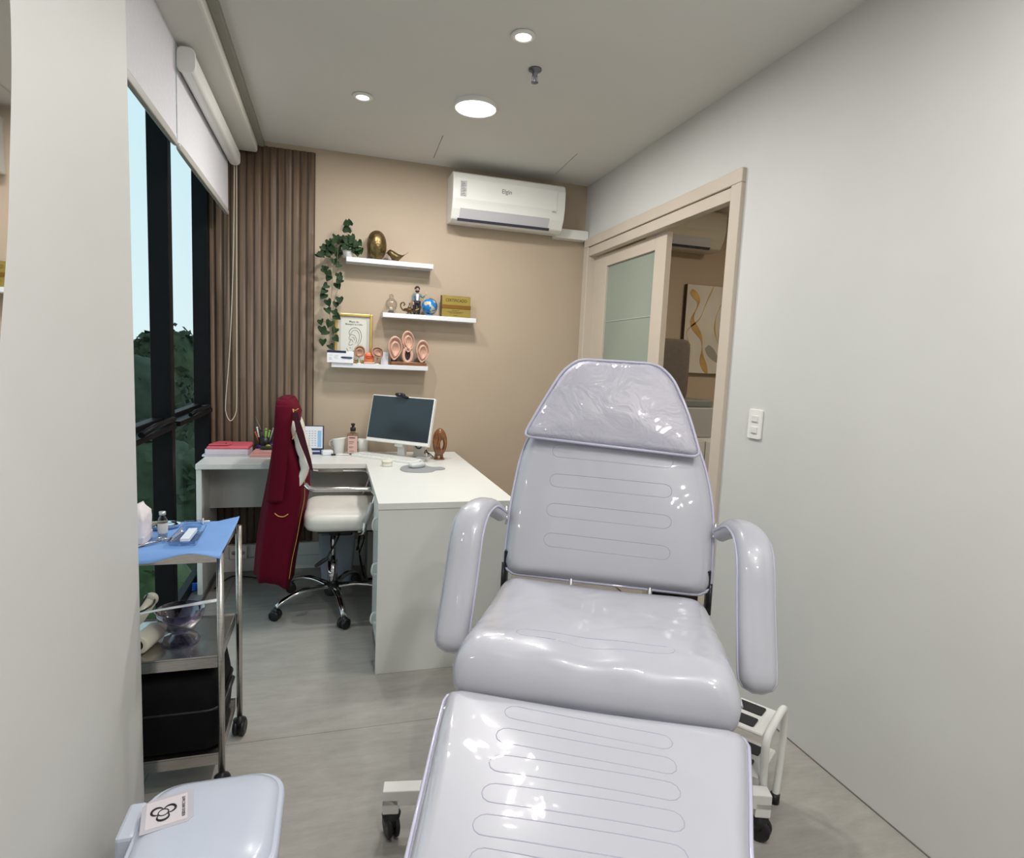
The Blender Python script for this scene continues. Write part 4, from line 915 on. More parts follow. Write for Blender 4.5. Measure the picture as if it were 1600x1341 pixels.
# red coat over the chair back
ct = thing('red_coat', 'long burgundy coat with gold piping hung over the office chair back', 'coat', (-0.22, 3.27, 0))
lev = [(1.128,-0.255,-0.200,0.205),(1.124,-0.268,-0.190,0.225),(1.108,-0.274,-0.180,0.236),(1.06,-0.277,-0.160,0.242),(1.00,-0.280,-0.168,0.245),(0.93,-0.284,-0.176,0.248),(0.85,-0.292,-0.150,0.250),(0.75,-0.306,-0.122,0.252),(0.65,-0.322,-0.120,0.252),(0.55,-0.338,-0.140,0.253),(0.45,-0.350,-0.155,0.254),(0.35,-0.360,-0.175,0.255),(0.28,-0.364,-0.185,0.255),(0.235,-0.367,-0.190,0.255)]
N = 72; L = []
for i, (z, x0, x1, hy) in enumerate(lev):
    t = i/(len(lev)-1); cx, hx = (x0+x1)/2, (x1-x0)/2; ring = []
    for k in range(N):
        a = 2*PI*k/N; ex = 2/3.2
        x = hx*math.copysign(abs(math.cos(a))**ex, math.cos(a)); y = hy*math.copysign(abs(math.sin(a))**ex, math.sin(a))
        fold = (0.007*math.sin(6*a+1.3) + 0.003*math.sin(13*a+0.5+2*t) + 0.004*math.sin(3*a+4*t))*min(1, t*1.4)
        x += fold*math.cos(a)*1.0; y += fold*math.sin(a)*1.5
        zz = z
        if t > 0.75:   # hem: the front corner hangs lower
            zz -= (t-0.75)/0.25*0.055*max(0, math.cos(a+0.55))**3
        ring.append((cx + x + 0.22, y, zz))
    L.append(ring)
g = MB(); g.loops(L, cap=False, smooth=True)
# close the shoulders
v0 = [Vector(p) for p in L[0]]; cc = sum(v0, Vector())/N
g.loops([[tuple(p) for p in v0], [tuple(cc + (p-cc)*0.5 + Vector((0,0,0.006))) for p in v0], [tuple(cc + (p-cc)*0.02 + Vector((0,0,0.008))) for p in v0]], cap=False)
cb_ = g.build('coat_body', COAT, ct); sd = cb_.modifiers.new('thick', 'SOLIDIFY'); sd.thickness = 0.004
YF = -0.262
def side(x, z, off=0.006):   # point on the near side of the coat
    return (x + 0.22, YF - off + (0.03 if z > 1.05 else 0.012 if z > 0.95 else 0.0), z)
g = MB()   # sleeve hanging on the near side
pp = [(-0.226,-0.225,1.105),(-0.228,-0.242,1.03),(-0.236,-0.250,0.93),(-0.244,-0.253,0.82),(-0.254,-0.255,0.72),(-0.262,-0.256,0.64)]
LL = []
for i, p in enumerate(smooth(pp, 5)):
    wx = 0.036; wy = 0.013
    LL.append([(p.x + 0.22 + wx*math.cos(q), p.y + wy*math.sin(q), p.z) for q in [2*PI*j/18 for j in range(18)]])
g.loops(LL).build('sleeve', COAT, ct)
g = MB()   # lapel strip folded forwards over the white backrest
lp = [((-0.186,1.075),(-0.160,1.075)),((-0.174,1.02),(-0.146,1.02)),((-0.166,0.975),(-0.133,0.98)),((-0.148,0.92),(-0.118,0.92)),((-0.124,0.86),(-0.098,0.845)),((-0.104,0.80),(-0.088,0.79))]
g.loops([[(a[0]+0.22,-0.262,a[1]),(b[0]+0.22,-0.262,b[1]),(b[0]+0.22,-0.254,b[1]),(a[0]+0.22,-0.250,a[1])] for a, b in lp], smooth=False)
g.build('lapel', mat('burgundy_dark', (0.05, 0.003, 0.012), 0.8), ct)
g = MB()
g.tube(smooth([side(-0.184,1.088,-0.002),side(-0.176,1.05,0.0),side(-0.166,1.01,0.0),side(-0.172,0.975,0.0),side(-0.184,0.945,0.0)],5), 0.0022, 6)
g.tube(smooth([side(-0.186,1.085,-0.002),side(-0.172,1.082,0.0),side(-0.160,1.090,0.0)],4), 0.0022, 6)
g.build('collar_piping', GOLDT, ct)
g = MB(); g.tube(smooth([side(-0.128,0.74,-0.012),side(-0.128,0.65,-0.010),side(-0.146,0.55,-0.010),side(-0.162,0.45,-0.010),side(-0.182,0.35,-0.010),side(-0.196,0.25,-0.010)],5), 0.0016, 6)
g.build('front_piping', GOLDT, ct)
g = MB(); g.tube(smooth([side(-0.262,0.588,0.010),side(-0.245,0.574,0.012),side(-0.222,0.570,0.012),side(-0.200,0.582,0.010)],5), 0.0022, 6); g.build('pocket_piping', GOLDT, ct)

# ================================================================== TREATMENT CHAIR
TH = R(27)
tc_ = thing('treatment_chair', 'large lavender treatment chair wrapped in clear plastic, in the foreground', 'treatment chair', (0.794, 1.591, 0), -TH)
def cushion(name, outline, T, dome, M, m, parent, piping=True, side_only=None, stad=None, pipe_r=0.0045, shape=None, rr=None):
    cs = Cushion(outline, T, dome, rr=rr, shape=shape); g = MB(); cs.mesh(g); g.xf(M)
    o = g.build(name, m, parent)
    if piping:
        for z in ([0.45] if T < 0.07 else [0.30] if T < 0.1 else [-0.1]):
            ring = [M @ Vector((p.x + (p-cs.c).normalized().x*0.001, p.y + (p-cs.c).normalized().y*0.001, cs.hz(p.x, p.y, T*z*0.5))) for p in cs.o]
            if side_only is None: MB().ring(ring, pipe_r, 6).build('piping', VPIPE, o)
            else:
                k0 = next(i for i in range(len(ring)) if cs.o[i-1].y < side_only <= cs.o[i].y); ring = ring[k0:] + ring[:k0]; oo = cs.o[k0:] + cs.o[:k0]
                MB().tube([p for p, q in zip(ring, oo) if q.y >= side_only], pipe_r, 6).build('piping', VPIPE, o)
    if stad:
        g = MB()
        for (cx, cy, hw, hh, rot) in stad:
            P = []
            for s_ in (1, -1):
                for k in range(9):
                    a = -PI/2 + PI*k/8; P.append((s_*(hw + hh*math.cos(a)), s_*hh*math.sin(a)))
            Q = resample(P, 64); pts = []
            for q in Q:
                x = cx + q.x*math.cos(rot) - q.y*math.sin(rot); y = cy + q.x*math.sin(rot) + q.y*math.cos(rot)
                pts.append(M @ Vector((x, y, cs.top(x, y) - 0.0006)))
            g.ring(pts, 0.0014, 5)
        g.build('stitched_channels', VSEAM, o)
    return o, cs
# backrest
tau = R(20); Tb = 0.085
ezb = Vector((0, -math.cos(tau), math.sin(tau))); eyb = Vector((0, math.sin(tau), math.cos(tau)))
Mb = axes(Vector((0, 0, 0.70)) - ezb*Tb/2, (1,0,0), eyb, ezb)
ol_b = roundpoly([(-0.318,0.0),(0.318,-0.004),(0.322,0.25),(0.285,0.42),(0.20,0.58),(0.12,0.68),(-0.12,0.68),(-0.20,0.58),(-0.292,0.43),(-0.314,0.24)], [0.05,0.05,0.12,0.12,0.1,0.05,0.05,0.1,0.12,0.12], 5)
cushion('backrest', ol_b, Tb, 0.012, Mb, VINYL, tc_, stad=[(0.0,0.395,0.17,0.021,-0.03),(0.0,0.30,0.17,0.021,-0.02),(0.0,0.205,0.172,0.021,-0.02),(0.0,0.112,0.172,0.021,-0.02)])
# headrest
Th = 0.065
Mh = axes(Vector((0, 0, 0.70)) + ezb*0.055 - ezb*Th/2, (1,0,0), eyb, ezb)
ol_h = roundpoly([(-0.285,0.435),(0.268,0.405),(0.225,0.547),(0.175,0.655),(0.125,0.700),(-0.128,0.705),(-0.178,0.660),(-0.232,0.553)], [0.02,0.025,0.1,0.05,0.04,0.04,0.05,0.1], 5)
cushion('headrest', ol_h, Th, 0.016, Mh, VINYLH, tc_, pipe_r=0.005)
# seat
Ts = 0.12
def seat_shape(x, y):
    return -2.2*max(0, -y-0.42)**1.9 - 0.0035*math.sin(x*38+y*9)*math.exp(-((y+0.45)/0.06)**2) - 0.010*math.exp(-((x)/0.2)**2)*math.exp(-((y+0.2)/0.15)**2) - 0.006*math.exp(-((y+0.43)/0.03)**2)*math.cos(x*14)
ol_s = roundpoly([(-0.312,0.006),(-0.324,-0.30),(-0.336,-0.48),(-0.322,-0.515),(0.306,-0.515),(0.318,-0.48),(0.318,-0.26),(0.302,-0.010),(0.15,-0.002),(-0.15,0.010)], [0.04,0.1,0.03,0.03,0.03,0.03,0.1,0.04,0.05,0.05], 5)
Ms = axes(Vector((0, 0, 0.70-Ts/2)), (1,0,0), (0,1,0), (0,0,1))
cushion('seat', ol_s, Ts, 0.008, Ms, VINYL, tc_, shape=seat_shape, rr=0.055, side_only=-0.485, stad=[(-0.01,-0.405,0.17,0.018,0.0)])
# leg rest
ph = R(8); Tl = 0.085
ezl = Vector((0, -math.sin(ph), math.cos(ph))); eyl = Vector((0, math.cos(ph), math.sin(ph)))
Ml = axes(Vector((0, -0.512, 0.612)) - ezl*Tl/2, (1,0,0), eyl, ezl)
ol_l = roundpoly([(-0.340,0.0),(0.328,-0.004),(0.303,-0.16),(0.277,-0.30),(0.262,-0.55),(-0.262,-0.55),(-0.285,-0.41),(-0.303,-0.28),(-0.325,-0.13)], [0.03,0.03,0.1,0.1,0.06,0.06,0.1,0.1,0.1], 5)
cushion('leg_rest', ol_l, Tl, 0.008, Ml, VINYL, tc_, stad=[(-0.012,-0.080,0.155,0.021,-0.07),(-0.012,-0.148,0.158,0.021,-0.04),(-0.010,-0.214,0.158,0.021,0.0),(-0.008,-0.280,0.158,0.021,0.02),(-0.008,-0.346,0.158,0.021,0.02),(-0.006,-0.412,0.15,0.021,0.0)])
MB().prism([(-0.03,-0.012),(0.0,-0.01),(0.004,0.012),(-0.02,0.014)], ezl*0.003, (1,0,0), eyl, Vector((-0.295,-0.52-0.05,0.605-0.016))).build('plastic_tape', mat('tape_clear', (0.75,0.78,0.85), 0.1, coat=1), tc_)
# arm rests
for s in (-1, 1):
    P = smooth([(0.330,0.075,0.855),(0.350,0.055,0.880),(0.378,0.01,0.905),(0.398,-0.06,0.893),(0.402,-0.115,0.850),(0.402,-0.165,0.745),(0.402,-0.215,0.645),(0.402,-0.262,0.555)], 6)
    P = [Vector((p.x*s, p.y, p.z)) for p in P]; L = []; E1 = []; E2 = []
    NN = len(P)
    for i, p in enumerate(P):
        t = (P[min(i+1, NN-1)] - P[max(i-1, 0)]).normalized()
        sx = (Vector((s,0,0)) - t*t.dot(Vector((s,0,0)))).normalized(); nn = t.cross(sx).normalized()
        q = i/(NN-1); hw = 0.020 + 0.026*min(1, (q/0.45))**1.2; ht = 0.018 + 0.012*min(1, q/0.4)
        k = 1.0
        if q > 0.93: k = math.sqrt(max(0.02, 1 - ((q-0.93)/0.072)**2))
        if q < 0.05: k = 0.6 + 8*q
        if i == 0: k = 0.4
        ring = []
        for j in range(24):
            a = 2*PI*j/24; cx_, sy_ = math.cos(a), math.sin(a)
            ring.append(p + sx*(hw*k*math.copysign(abs(cx_)**0.72, cx_)) + nn*(ht*k*math.copysign(abs(sy_)**0.8, sy_)))
        L.append(ring)
        if 2 < i: E1.append(p + sx*(hw*k+0.001)); E2.append(p - sx*(hw*k+0.001))
    ar = MB().loops(L).build('armrest', VINYL, tc_)
    MB().tube(E1 + list(reversed(E2)), 0.0036, 6).build('piping', VPIPE, ar)
    g = MB().tube([(0.30*s,0.10,0.845),(0.345*s,0.085,0.860)], 0.010, 8); g.tube([(0.325*s,0.09,0.83),(0.325*s,0.088,0.895)], 0.004, 6)
    g.build('arm_pivot', CHROME, tc_)
    g = MB().box(0.310*s-0.005, 0.03, 0.60, 0.310*s+0.005, 0.055, 0.76); g.tube([(0.316*s,0.02,0.63),(0.318*s,0.04,0.72)], 0.006, 8)
    g.build('hinge_bracket', BLKP, tc_)
# frame
g = MB()
for x in (-0.10, 0.14): g.box(x-0.012, -0.03, 0.55, x+0.012, 0.10, 0.61)
for x in (-0.24, 0.24):
    g.box(x-0.015, -0.50, 0.545, x+0.015, 0.03, 0.575)
g.box(-0.26, -0.02, 0.545, 0.26, 0.02, 0.575); g.box(-0.26, -0.48, 0.545, 0.26, -0.45, 0.575)
g.build('seat_frame', WMETAL, tc_, bevel=0.003)
for x in (-0.10, 0.14): MB().tube([(x, 0.0, 0.60), (x, 0.035, 0.72)], 0.007, 8).build('hinge_rod', mat('rod_grey', (0.50,0.50,0.52), 0.3, 0.6), tc_)
g = MB().box(-0.09,-0.40,0.14,0.09,-0.08,0.20); g.box(-0.05,-0.30,0.20,0.05,-0.18,0.545); g.build('lift_column', WMETAL, tc_, bevel=0.006)
feet = [(-0.572,-0.298), (0.515,-0.05), (-0.36,0.36), (0.36,0.40)]
ctr = Vector((0, -0.12, 0.125))
for (x, y) in feet:
    A = Vector((x, y, 0.125)); d = (A - Vector((0, -0.12, 0.125))); l = d.length; d.normalize(); n_ = Vector((-d.y, d.x, 0))
    g = MB(); L = []
    for p, h0, h1 in ((ctr - d*0.0, 0.105, 0.15), (A, 0.105, 0.15)):
        L.append([p + n_*0.022 + Vector((0,0,h0-0.125)), p - n_*0.022 + Vector((0,0,h0-0.125)), p - n_*0.022 + Vector((0,0,h1-0.125)), p + n_*0.022 + Vector((0,0,h1-0.125))])
    g.loops(L, smooth=False); B = A - d*0.045
    g.loops([[q + Vector((0,0,zz)) for q in (A+n_*0.022, A-n_*0.022, B-n_*0.022, B+n_*0.022)] for zz in (-0.045, 0.0)], smooth=False)
    lg = g.build('leg', WMETAL, tc_, bevel=0.003)
    caster(lg, A.x - d.x*0.024, A.y - d.y*0.024, 0.036, 0.018, ang=random.uniform(0, 3), zt=0.006)

# step stool beside the chair
ss = thing('step_stool', 'white metal two tread step stool with black treads right of the chair seat', 'step stool', (1.30, 1.39, 0), R(-56.5))
STW = WMETAL
for x in (0.0, -0.37):
    P = smooth([(x,-0.070,0.0),(x,-0.075,0.12),(x,-0.090,0.25),(x,-0.080,0.292),(x,-0.04,0.306),(x,0.055,0.318),(x,0.090,0.300),(x,0.105,0.22),(x,0.100,0.12),(x,0.075,0.0)], 5)
    sf = MB().tube(P, 0.0115, 10).build('side_frame', STW, ss)
    for yy in (-0.070, 0.075): MB().cyl((x, yy, 0.0), (x, yy, 0.030), 0.015, 12).build('foot_cap', BLKP, sf)
for z, y0, y1 in ((0.300,-0.085,0.080), (0.165,-0.085,0.090)):
    tr = MB().box(-0.36, y0, z-0.012, -0.012, y1, z).build('tread', STW, ss, bevel=0.006)
    for q in (0, 1):
        a = y0 + 0.016 + q*(y1-y0-0.01)/2
        MB().prism(roundpoly([(-0.34, a),(-0.045, a),(-0.045, a+0.052),(-0.34, a+0.052)], 0.008), (0,0,0.003), (1,0,0), (0,1,0), (0,0,z)).build('black_tread_pad', BLKP, tr)

# ================================================================== STEEL TROLLEY
X0, X1, YA, YC = -0.635, -0.315, 1.86, 2.165
tr = thing('steel_trolley', 'stainless steel three shelf medical trolley beside the window', 'trolley', (0,0,0))
def tray(z, h, name):
    g = MB().box(X0, YA, z-0.003, X1, YC, z)
    for (a,b,c_,d) in ((X0,YA,X1,YA+0.002),(X0,YC-0.002,X1,YC),(X0,YA,X0+0.002,YC),(X1-0.002,YA,X1,YC)): g.box(a,b,z-h,c_,d,z+0.004)
    g.build(name, STEEL, tr, bevel=0.001)
tray(0.765, 0.030, 'top_shelf'); tray(0.445, 0.034, 'shelf'); tray(0.135, 0.034, 'shelf')
for x, y in ((X0-0.003,YA+0.005),(X1+0.003,YA+0.005),(X0-0.003,YC-0.003),(X1+0.012,YC-0.003)):
    p = MB().cyl((x, y, 0.075), (x, y, 0.762), 0.010, 14).build('leg', STEEL, tr)
    caster(p, x, y+0.002, 0.030, 0.020, ang=1.45, zt=0.010)

CLOTH = mat('blue_drape', (0.175, 0.33, 0.66), 0.75, noise=(12, 0.05, (1,1,1)))
g = MB(); nx, ny = 40, 26; vs = []
for j in range(ny+1):
    row = []
    for i in range(nx+1):
        u, v = i/nx, j/ny; x = -0.640 + u*0.337; y = 1.820 + v*0.365
        z = 0.7725
        if y < YA: z += 0.004 - (YA-y)*0.30 + 0.012*math.sin(u*9+1.0)*(YA-y)/0.04
        if u > 0.8: z += 0.016*(v**5)*(u-0.8)/0.2
        if x < -0.60: z -= 0
        z += 0.0012*math.sin(v*7+u*3)
        row.append(g.bm.verts.new((x, y, z)))
    vs.append(row)
for j in range(ny):
    for i in range(nx): g._f([vs[j][i], vs[j][i+1], vs[j+1][i+1], vs[j+1][i]], True)
dp = g.build('blue_drape', CLOTH); dp.modifiers.new('th', 'SOLIDIFY').thickness = 0.0012
tag(dp, 'light blue surgical drape spread over the top of the steel trolley', 'drape')
ZT = 0.7745
va = thing('medicine_vial', 'small clear glass vial with white cap on the blue drape', 'vial', (-0.497, 2.015, ZT))
MB().lathe((0,0,0), [(0.001,0),(0.013,0),(0.0135,0.002),(0.0135,0.050),(0.011,0.058),(0.007,0.064),(0.007,0.070)], 20).build('vial_glass', glass_mat('vial_glass', (0.80,0.78,0.74), 0.3), va)
MB().lathe((0,0,0.068), [(0.001,0),(0.0095,0),(0.0095,0.010),(0.001,0.011)], 18).build('cap', mat('cap_silver', (0.6,0.6,0.58), 0.3, 0.6), va)
MB().lathe((0,0,0.012), [(0.0140,0),(0.0142,0.001),(0.0142,0.030),(0.0140,0.031)], 20, cap=False).build('label', mat('vial_label', (0.6,0.6,0.58), 0.5), va)
od = thing('oval_dish', 'oval steel instrument dish behind the glass vial on the drape', 'dish', (-0.528, 2.118, ZT))
L = []
for r_, z in ((0.85,0.0),(0.92,0.002),(1.0,0.012),(1.03,0.013),(1.0,0.011),(0.90,0.003),(0.02,0.002)): L.append([(0.058*r_*math.cos(2*PI*k/32), 0.036*r_*math.sin(2*PI*k/32), z) for k in range(32)])
MB().loops(L).build('dish_body', CHROME, od)
so = MB().rbox((-0.566, 2.112, ZT+0.018), 0.010, 0.008, 0.009, 5).build('cotton_block', WHITEP); tag(so, 'tiny white cotton block on the oval dish', 'cotton')
tb = thing('tissue_box', 'white tissue pack with a tissue pulled up at the left of the drape', 'tissue', (-0.556, 1.965, ZT))
g = MB(); L = []
for z, k, dx in ((0,1,0),(0.03,1.02,0),(0.07,1.0,0.0),(0.09,0.9,0.003),(0.105,0.55,0.006),(0.118,0.25,0.012)):
    L.append([(x*k+dx+0.002*math.sin(9*y*40+z*80), y*k, z+0.006*math.sin(x*60+1)*(z > 0.06)) for x, y in roundpoly([(-0.032,-0.045),(0.032,-0.045),(0.032,0.045),(-0.032,0.045)], 0.008, 5)])
g.loops(L).build('tissue_stack', mat('tissue_white', (0.74,0.70,0.72), 0.8, bump=(30,0.6,0.01)), tb)
MB().box(-0.034,-0.047,0,0.034,0.047,0.028).build('wrapper', mat('wrapper', (0.68,0.66,0.70), 0.4), tb, bevel=0.004)
pt = thing('clear_plastic_tray', 'clear plastic tray holding a white card on the blue drape', 'tray', (-0.420, 1.985, ZT), 0.0)
g = MB(); L = []
for q, z in ((0.86,0.0),(0.90,0.001),(1.0,0.016),(1.05,0.016),(1.0,0.015),(0.87,0.003),(0.01,0.0025)): L.append([(x*q + 0.0, y*q, z) for x, y in roundpoly([(-0.040,-0.085),(0.040,-0.085),(0.034,0.085),(-0.034,0.085)], 0.008, 4)])
g.loops(L).build('tray_body', CLEARP, pt)
wcd = MB().box(-0.012,-0.060,0,0.012,0.055,0.012).build('white_carton', mat('carton_bluewhite', (0.72,0.80,0.88), 0.4), bevel=0.001); wcd.location = (-0.418, 1.985, ZT+0.0045)
tag(wcd, 'small white carton lying in the clear plastic tray', 'carton')
sz = thing('scissors', 'steel surgical scissors lying on the front left of the blue drape', 'scissors', (-0.515, 1.925, ZT+0.003), 0)
g = MB().tube([(-0.045,-0.045,0.0),(0.0,0.0,0.002),(0.020,0.035,0.002)], [0.0012,0.0035,0.002], 8).tube([(-0.055,-0.020,0.0),(0.0,0.002,0.003),(0.030,0.025,0.002)], [0.0012,0.0035,0.002], 8); g.build('blades', STEEL, sz)
for a, b in ((0.026,0.048),(0.047,0.034)):
    MB().ring([(a+0.012*math.cos(q), b+0.010*math.sin(q), 0.003) for q in [2*PI*i/16 for i in range(16)]], 0.0022, 6).build('finger_ring', STEEL, sz)
sy = thing('syringe', 'small clear syringe at the back of the blue drape', 'syringe', (-0.430, 2.150, ZT+0.007), 0.12)
MB().cyl((-0.035,0,0),(0.020,0,0),0.006,10).build('barrel', CLEARP, sy); MB().cyl((0.020,0,0),(0.040,0,0),0.003,8).build('plunger', WHITEP, sy)
MB().box(0.018,-0.011,-0.006,0.021,0.011,0.008).build('flange', WHITEP, sy); MB().cyl((-0.035,0,0),(-0.055,0,0),0.001,6).build('needle', STEEL, sy)

# middle shelf
ZM = 0.446
pb = thing('purple_bowl', 'clear purple mixing bowl on a round foot on the trolley middle shelf', 'bowl', (-0.445, 1.985, ZM))
MB().lathe((0,0,0), [(0.052,0.0),(0.054,0.003),(0.046,0.018),(0.026,0.030),(0.024,0.034),(0.045,0.046),(0.062,0.075),(0.070,0.105),(0.067,0.105),(0.058,0.075),(0.040,0.050),(0.001,0.042)], 30).build('bowl_body', PURPC, pb)
spt = thing('white_spatula', 'long white plastic spatula laid across the purple bowl', 'spatula', (-0.47, 1.965, ZM+0.118), 0.18)
g = MB(); L = []
for x, w_, z in ((-0.11,0.007,-0.010),(-0.02,0.007,-0.003),(0.04,0.009,0.0),(0.09,0.015,0.003),(0.125,0.014,0.005),(0.138,0.006,0.006)): L.append([(x,-w_,z),(x,-w_*0.5,z+0.003),(x,w_*0.5,z+0.003),(x,w_,z),(x,0,z-0.0015)])
g.loops(L).build('spatula_blade', mat('spatula_white', (0.74,0.76,0.80), 0.25), spt)
lt = thing('handheld_device', 'cream handheld device with a black cord on the trolley middle shelf', 'device', (-0.585, 2.09, ZM))
g = MB().tube([(-0.03,-0.06,0.020),(0.0,0.0,0.045),(0.016,0.05,0.075)], [0.018,0.019,0.020], 14); g.sphere((0.018,0.055,0.080), 0.022, n=14)
g.build('device_body', mat('cream_plastic', (0.58,0.56,0.46), 0.35), lt)
MB().tube(smooth([(0.0,-0.02,0.066),(0.020,-0.01,0.072),(0.034,0.02,0.078),(0.030,0.05,0.085)],5), 0.003, 6).build('device_cord', BLKP, lt)
MB().tube(smooth([(-0.03,-0.03,0.05),(-0.005,0.01,0.072),(0.01,0.05,0.10)],5), 0.003, 6).build('device_cord', BLKP, lt)
rl = thing('paper_roll', 'cream cylinder with dark open end at the left of the middle shelf', 'roll', (-0.532, 1.955, ZM+0.030), -0.25)
MB().lathe((0,-0.045,0), [(0.016,0.0),(0.026,0.0),(0.029,0.006),(0.029,0.095),(0.020,0.10),(0.001,0.10)], 24, 'y', cap=False).build('roll_body', mat('cream_plastic', (0,0,0)), rl)
MB().lathe((0,-0.040,0), [(0.001,0.0),(0.020,0.0),(0.020,0.01),(0.001,0.01)], 24, 'y').build('dark_opening', mat('dark_brown', (0.03,0.018,0.012), 0.6), rl)

# black bag on the lower shelf
BAG = mat('black_bag_cloth', (0.004,0.004,0.0055), 0.7, spec=0.15, noise=(14,0.3,(1,1,1)), bump=(14,0.4,0.01))
bg_ = thing('black_bag', 'black bag filling the lower shelf of the steel trolley', 'bag', (-0.46, 2.015, 0.137))
g = MB(); L = []
for z, k in ((0,0.94),(0.012,1.0),(0.10,1.02),(0.17,1.0),(0.215,0.94),(0.24,0.82),(0.248,0.4)):
    L.append([(x*k + 0.004*math.sin(y*50+z*30), y*k, z) for x, y in roundpoly([(-0.145,-0.135),(0.137,-0.135),(0.137,0.135),(-0.145,0.135)], 0.04, 6)])
g.loops(L).build('bag_body', BAG, bg_)
MB().ring([(x*1.03, y*1.03, 0.13) for x, y in roundpoly([(-0.145,-0.133),(0.137,-0.133),(0.137,0.133),(-0.145,0.133)], 0.04, 6)], 0.004, 6).build('zip', BLKP, bg_)
MB().tube(smooth([(0.138,-0.06,0.10),(0.150,-0.02,0.135),(0.150,0.05,0.130),(0.138,0.09,0.09)],5), 0.008, 8).build('bag_handle', BLKP, bg_)

# ================================================================== PEDAL BIN
BINM = mat('bin_white', (0.52,0.57,0.68), 0.25, coat=0.4)
pbn = thing('pedal_bin', 'white rounded pedal bin with a taped sign on its lid, bottom left', 'waste bin', (-0.248, 1.315, 0), 0.0)
ol_ = roundpoly([(-0.150,-0.175),(0.150,-0.175),(0.150,0.165),(-0.150,0.165)], 0.085, 8)
L = []
for z, k in ((0.0,0.84),(0.006,0.88),(0.20,0.93),(0.288,0.955),(0.292,0.94)): L.append([(x*k, y*k, z) for x, y in ol_])
MB().loops(L).build('bin_body', BINM, pbn)
L = []
for z, k in ((0.292,0.97),(0.296,1.0),(0.312,1.0),(0.322,0.975),(0.3235,0.945),(0.322,0.925),(0.326,0.91),(0.334,0.87),(0.340,0.78),(0.343,0.55),(0.344,0.25),(0.344,0.02)): L.append([(x*k, y*k, z) for x, y in ol_])
ld = MB().loops(L).build('lid', BINM, pbn)
MB().box(-0.182,0.01,0.262,-0.145,0.12,0.322).build('hinge_block', BINM, pbn, bevel=0.008)
MB().box(-0.045,-0.20,0.010,0.045,-0.15,0.022).build('pedal', mat('pedal_grey', (0.3,0.31,0.34), 0.4), pbn, bevel=0.004)
sM = axes(Vector((-0.088, 0.045, 0.3425)), (math.cos(0.20), math.sin(0.20)*1.0, 0.035), (-math.sin(0.20), math.cos(0.20), 0), (-0.035, 0, 1))
sg = MB().prism(roundpoly([(-0.050,-0.052),(0.038,-0.052),(0.050,-0.040),(0.050,0.052),(-0.034,0.052),(-0.050,0.036)], 0.002), (0,0,0.0012), (1,0,0), (0,1,0), (0,0,0)).xf(sM).build('taped_sign', mat('sign_tape', (0.50,0.49,0.55), 0.25), ld)
MB().box(-0.041,-0.042,0.0012,0.038,0.042,0.0018).xf(sM).build('sign_paper', mat('sign_paper', (0.64,0.60,0.64), 0.4), sg)
INKB = mat('black_ink', (0.01,0.01,0.012), 0.5)
g = MB()
# biohazard like mark: three open rings round a centre ring
for k in range(3):
    a = 2*PI*k/3 + 0.5; c_ = Vector((0.0+0.0135*math.cos(a), -0.002+0.0135*math.sin(a)))
    g.tube([(c_.x+0.0115*math.cos(a+q), c_.y+0.0115*math.sin(a+q), 0.0022) for q in [(-2.4+4.8*i/18) for i in range(19)]], [0.0008+0.0018*math.sin(PI*i/18) for i in range(19)], 6)
g.ring([(0.0+0.010*math.cos(q), -0.002+0.010*math.sin(q), 0.0022) for q in [2*PI*i/20 for i in range(20)]], 0.0012, 5)
g.xf(sM @ Matrix.Translation((-0.008,0,0))).build('hazard_symbol', INKB, sg)
text('RESIDUO INFECTANTE', 0.0088, INKB, sg, sM @ Matrix.Translation((0.031, 0.0, 0.0019)) @ Matrix.Rotation(PI/2, 4, 'Z'), depth=0.0003, font_w=0.72)

# ================================================================== ROOM BEYOND THE DOOR
air_conditioner('air_conditioner', 'air conditioner seen through the open sliding door', (2.02, YB+0.01, 2.215), 0.60, mat('ac_cream', (0.60,0.56,0.46), 0.4), D=0.24, h=0.26)
pa = thing('abstract_painting', 'abstract canvas with gold and cream flowing bands seen through the doorway', 'painting', (2.47, YB+0.008, 1.345))
MB().box(0,-0.035,0,0.80,0,0.645).build('canvas', mat('canvas_side', (0.10,0.065,0.04), 0.6), pa)
MB().box(0.001,-0.0365,0.001,0.799,-0.035,0.644).build('painted_face', mat('canvas_cream', (0.60,0.57,0.50), 0.5, noise=(2.2,0.25,(1,1,0.6))), pa)
def band(pts, w0, m, nm, y=-0.0385):
    P = smooth(pts, 6); g = MB(); L = []
    for i, p in enumerate(P):
        t = (P[min(i+1,len(P)-1)]-P[max(i-1,0)]).normalized(); n_ = Vector((t.z,0,-t.x)); w_ = w0*(0.55+0.45*math.sin(i*0.55))
        L.append([p+n_*w_+Vector((0,y,0)), p-n_*w_+Vector((0,y,0)), p-n_*w_+Vector((0,y+0.0018,0)), p+n_*w_+Vector((0,y+0.0018,0))])
    g.loops(L, smooth=False).build(nm, m, pa)
OC = mat('ochre_paint', (0.48,0.29,0.10), 0.5, noise=(10,0.3,(1,1,1))); GL = mat('gold_line', (0.52,0.36,0.12), 0.4, 0.3)
band([(0.03,0,0.60),(0.10,0,0.52),(0.06,0,0.38),(0.15,0,0.25),(0.17,0,0.10),(0.22,0,0.0)], 0.026, OC, 'ochre_band')
band([(0.22,0,0.64),(0.16,0,0.50),(0.12,0,0.40),(0.02,0,0.30),(0.06,0,0.2)], 0.005, GL, 'gold_line')
band([(0.38,0,0.62),(0.29,0,0.50),(0.255,0,0.38),(0.28,0,0.26),(0.37,0,0.14)], 0.006, GL, 'gold_line')
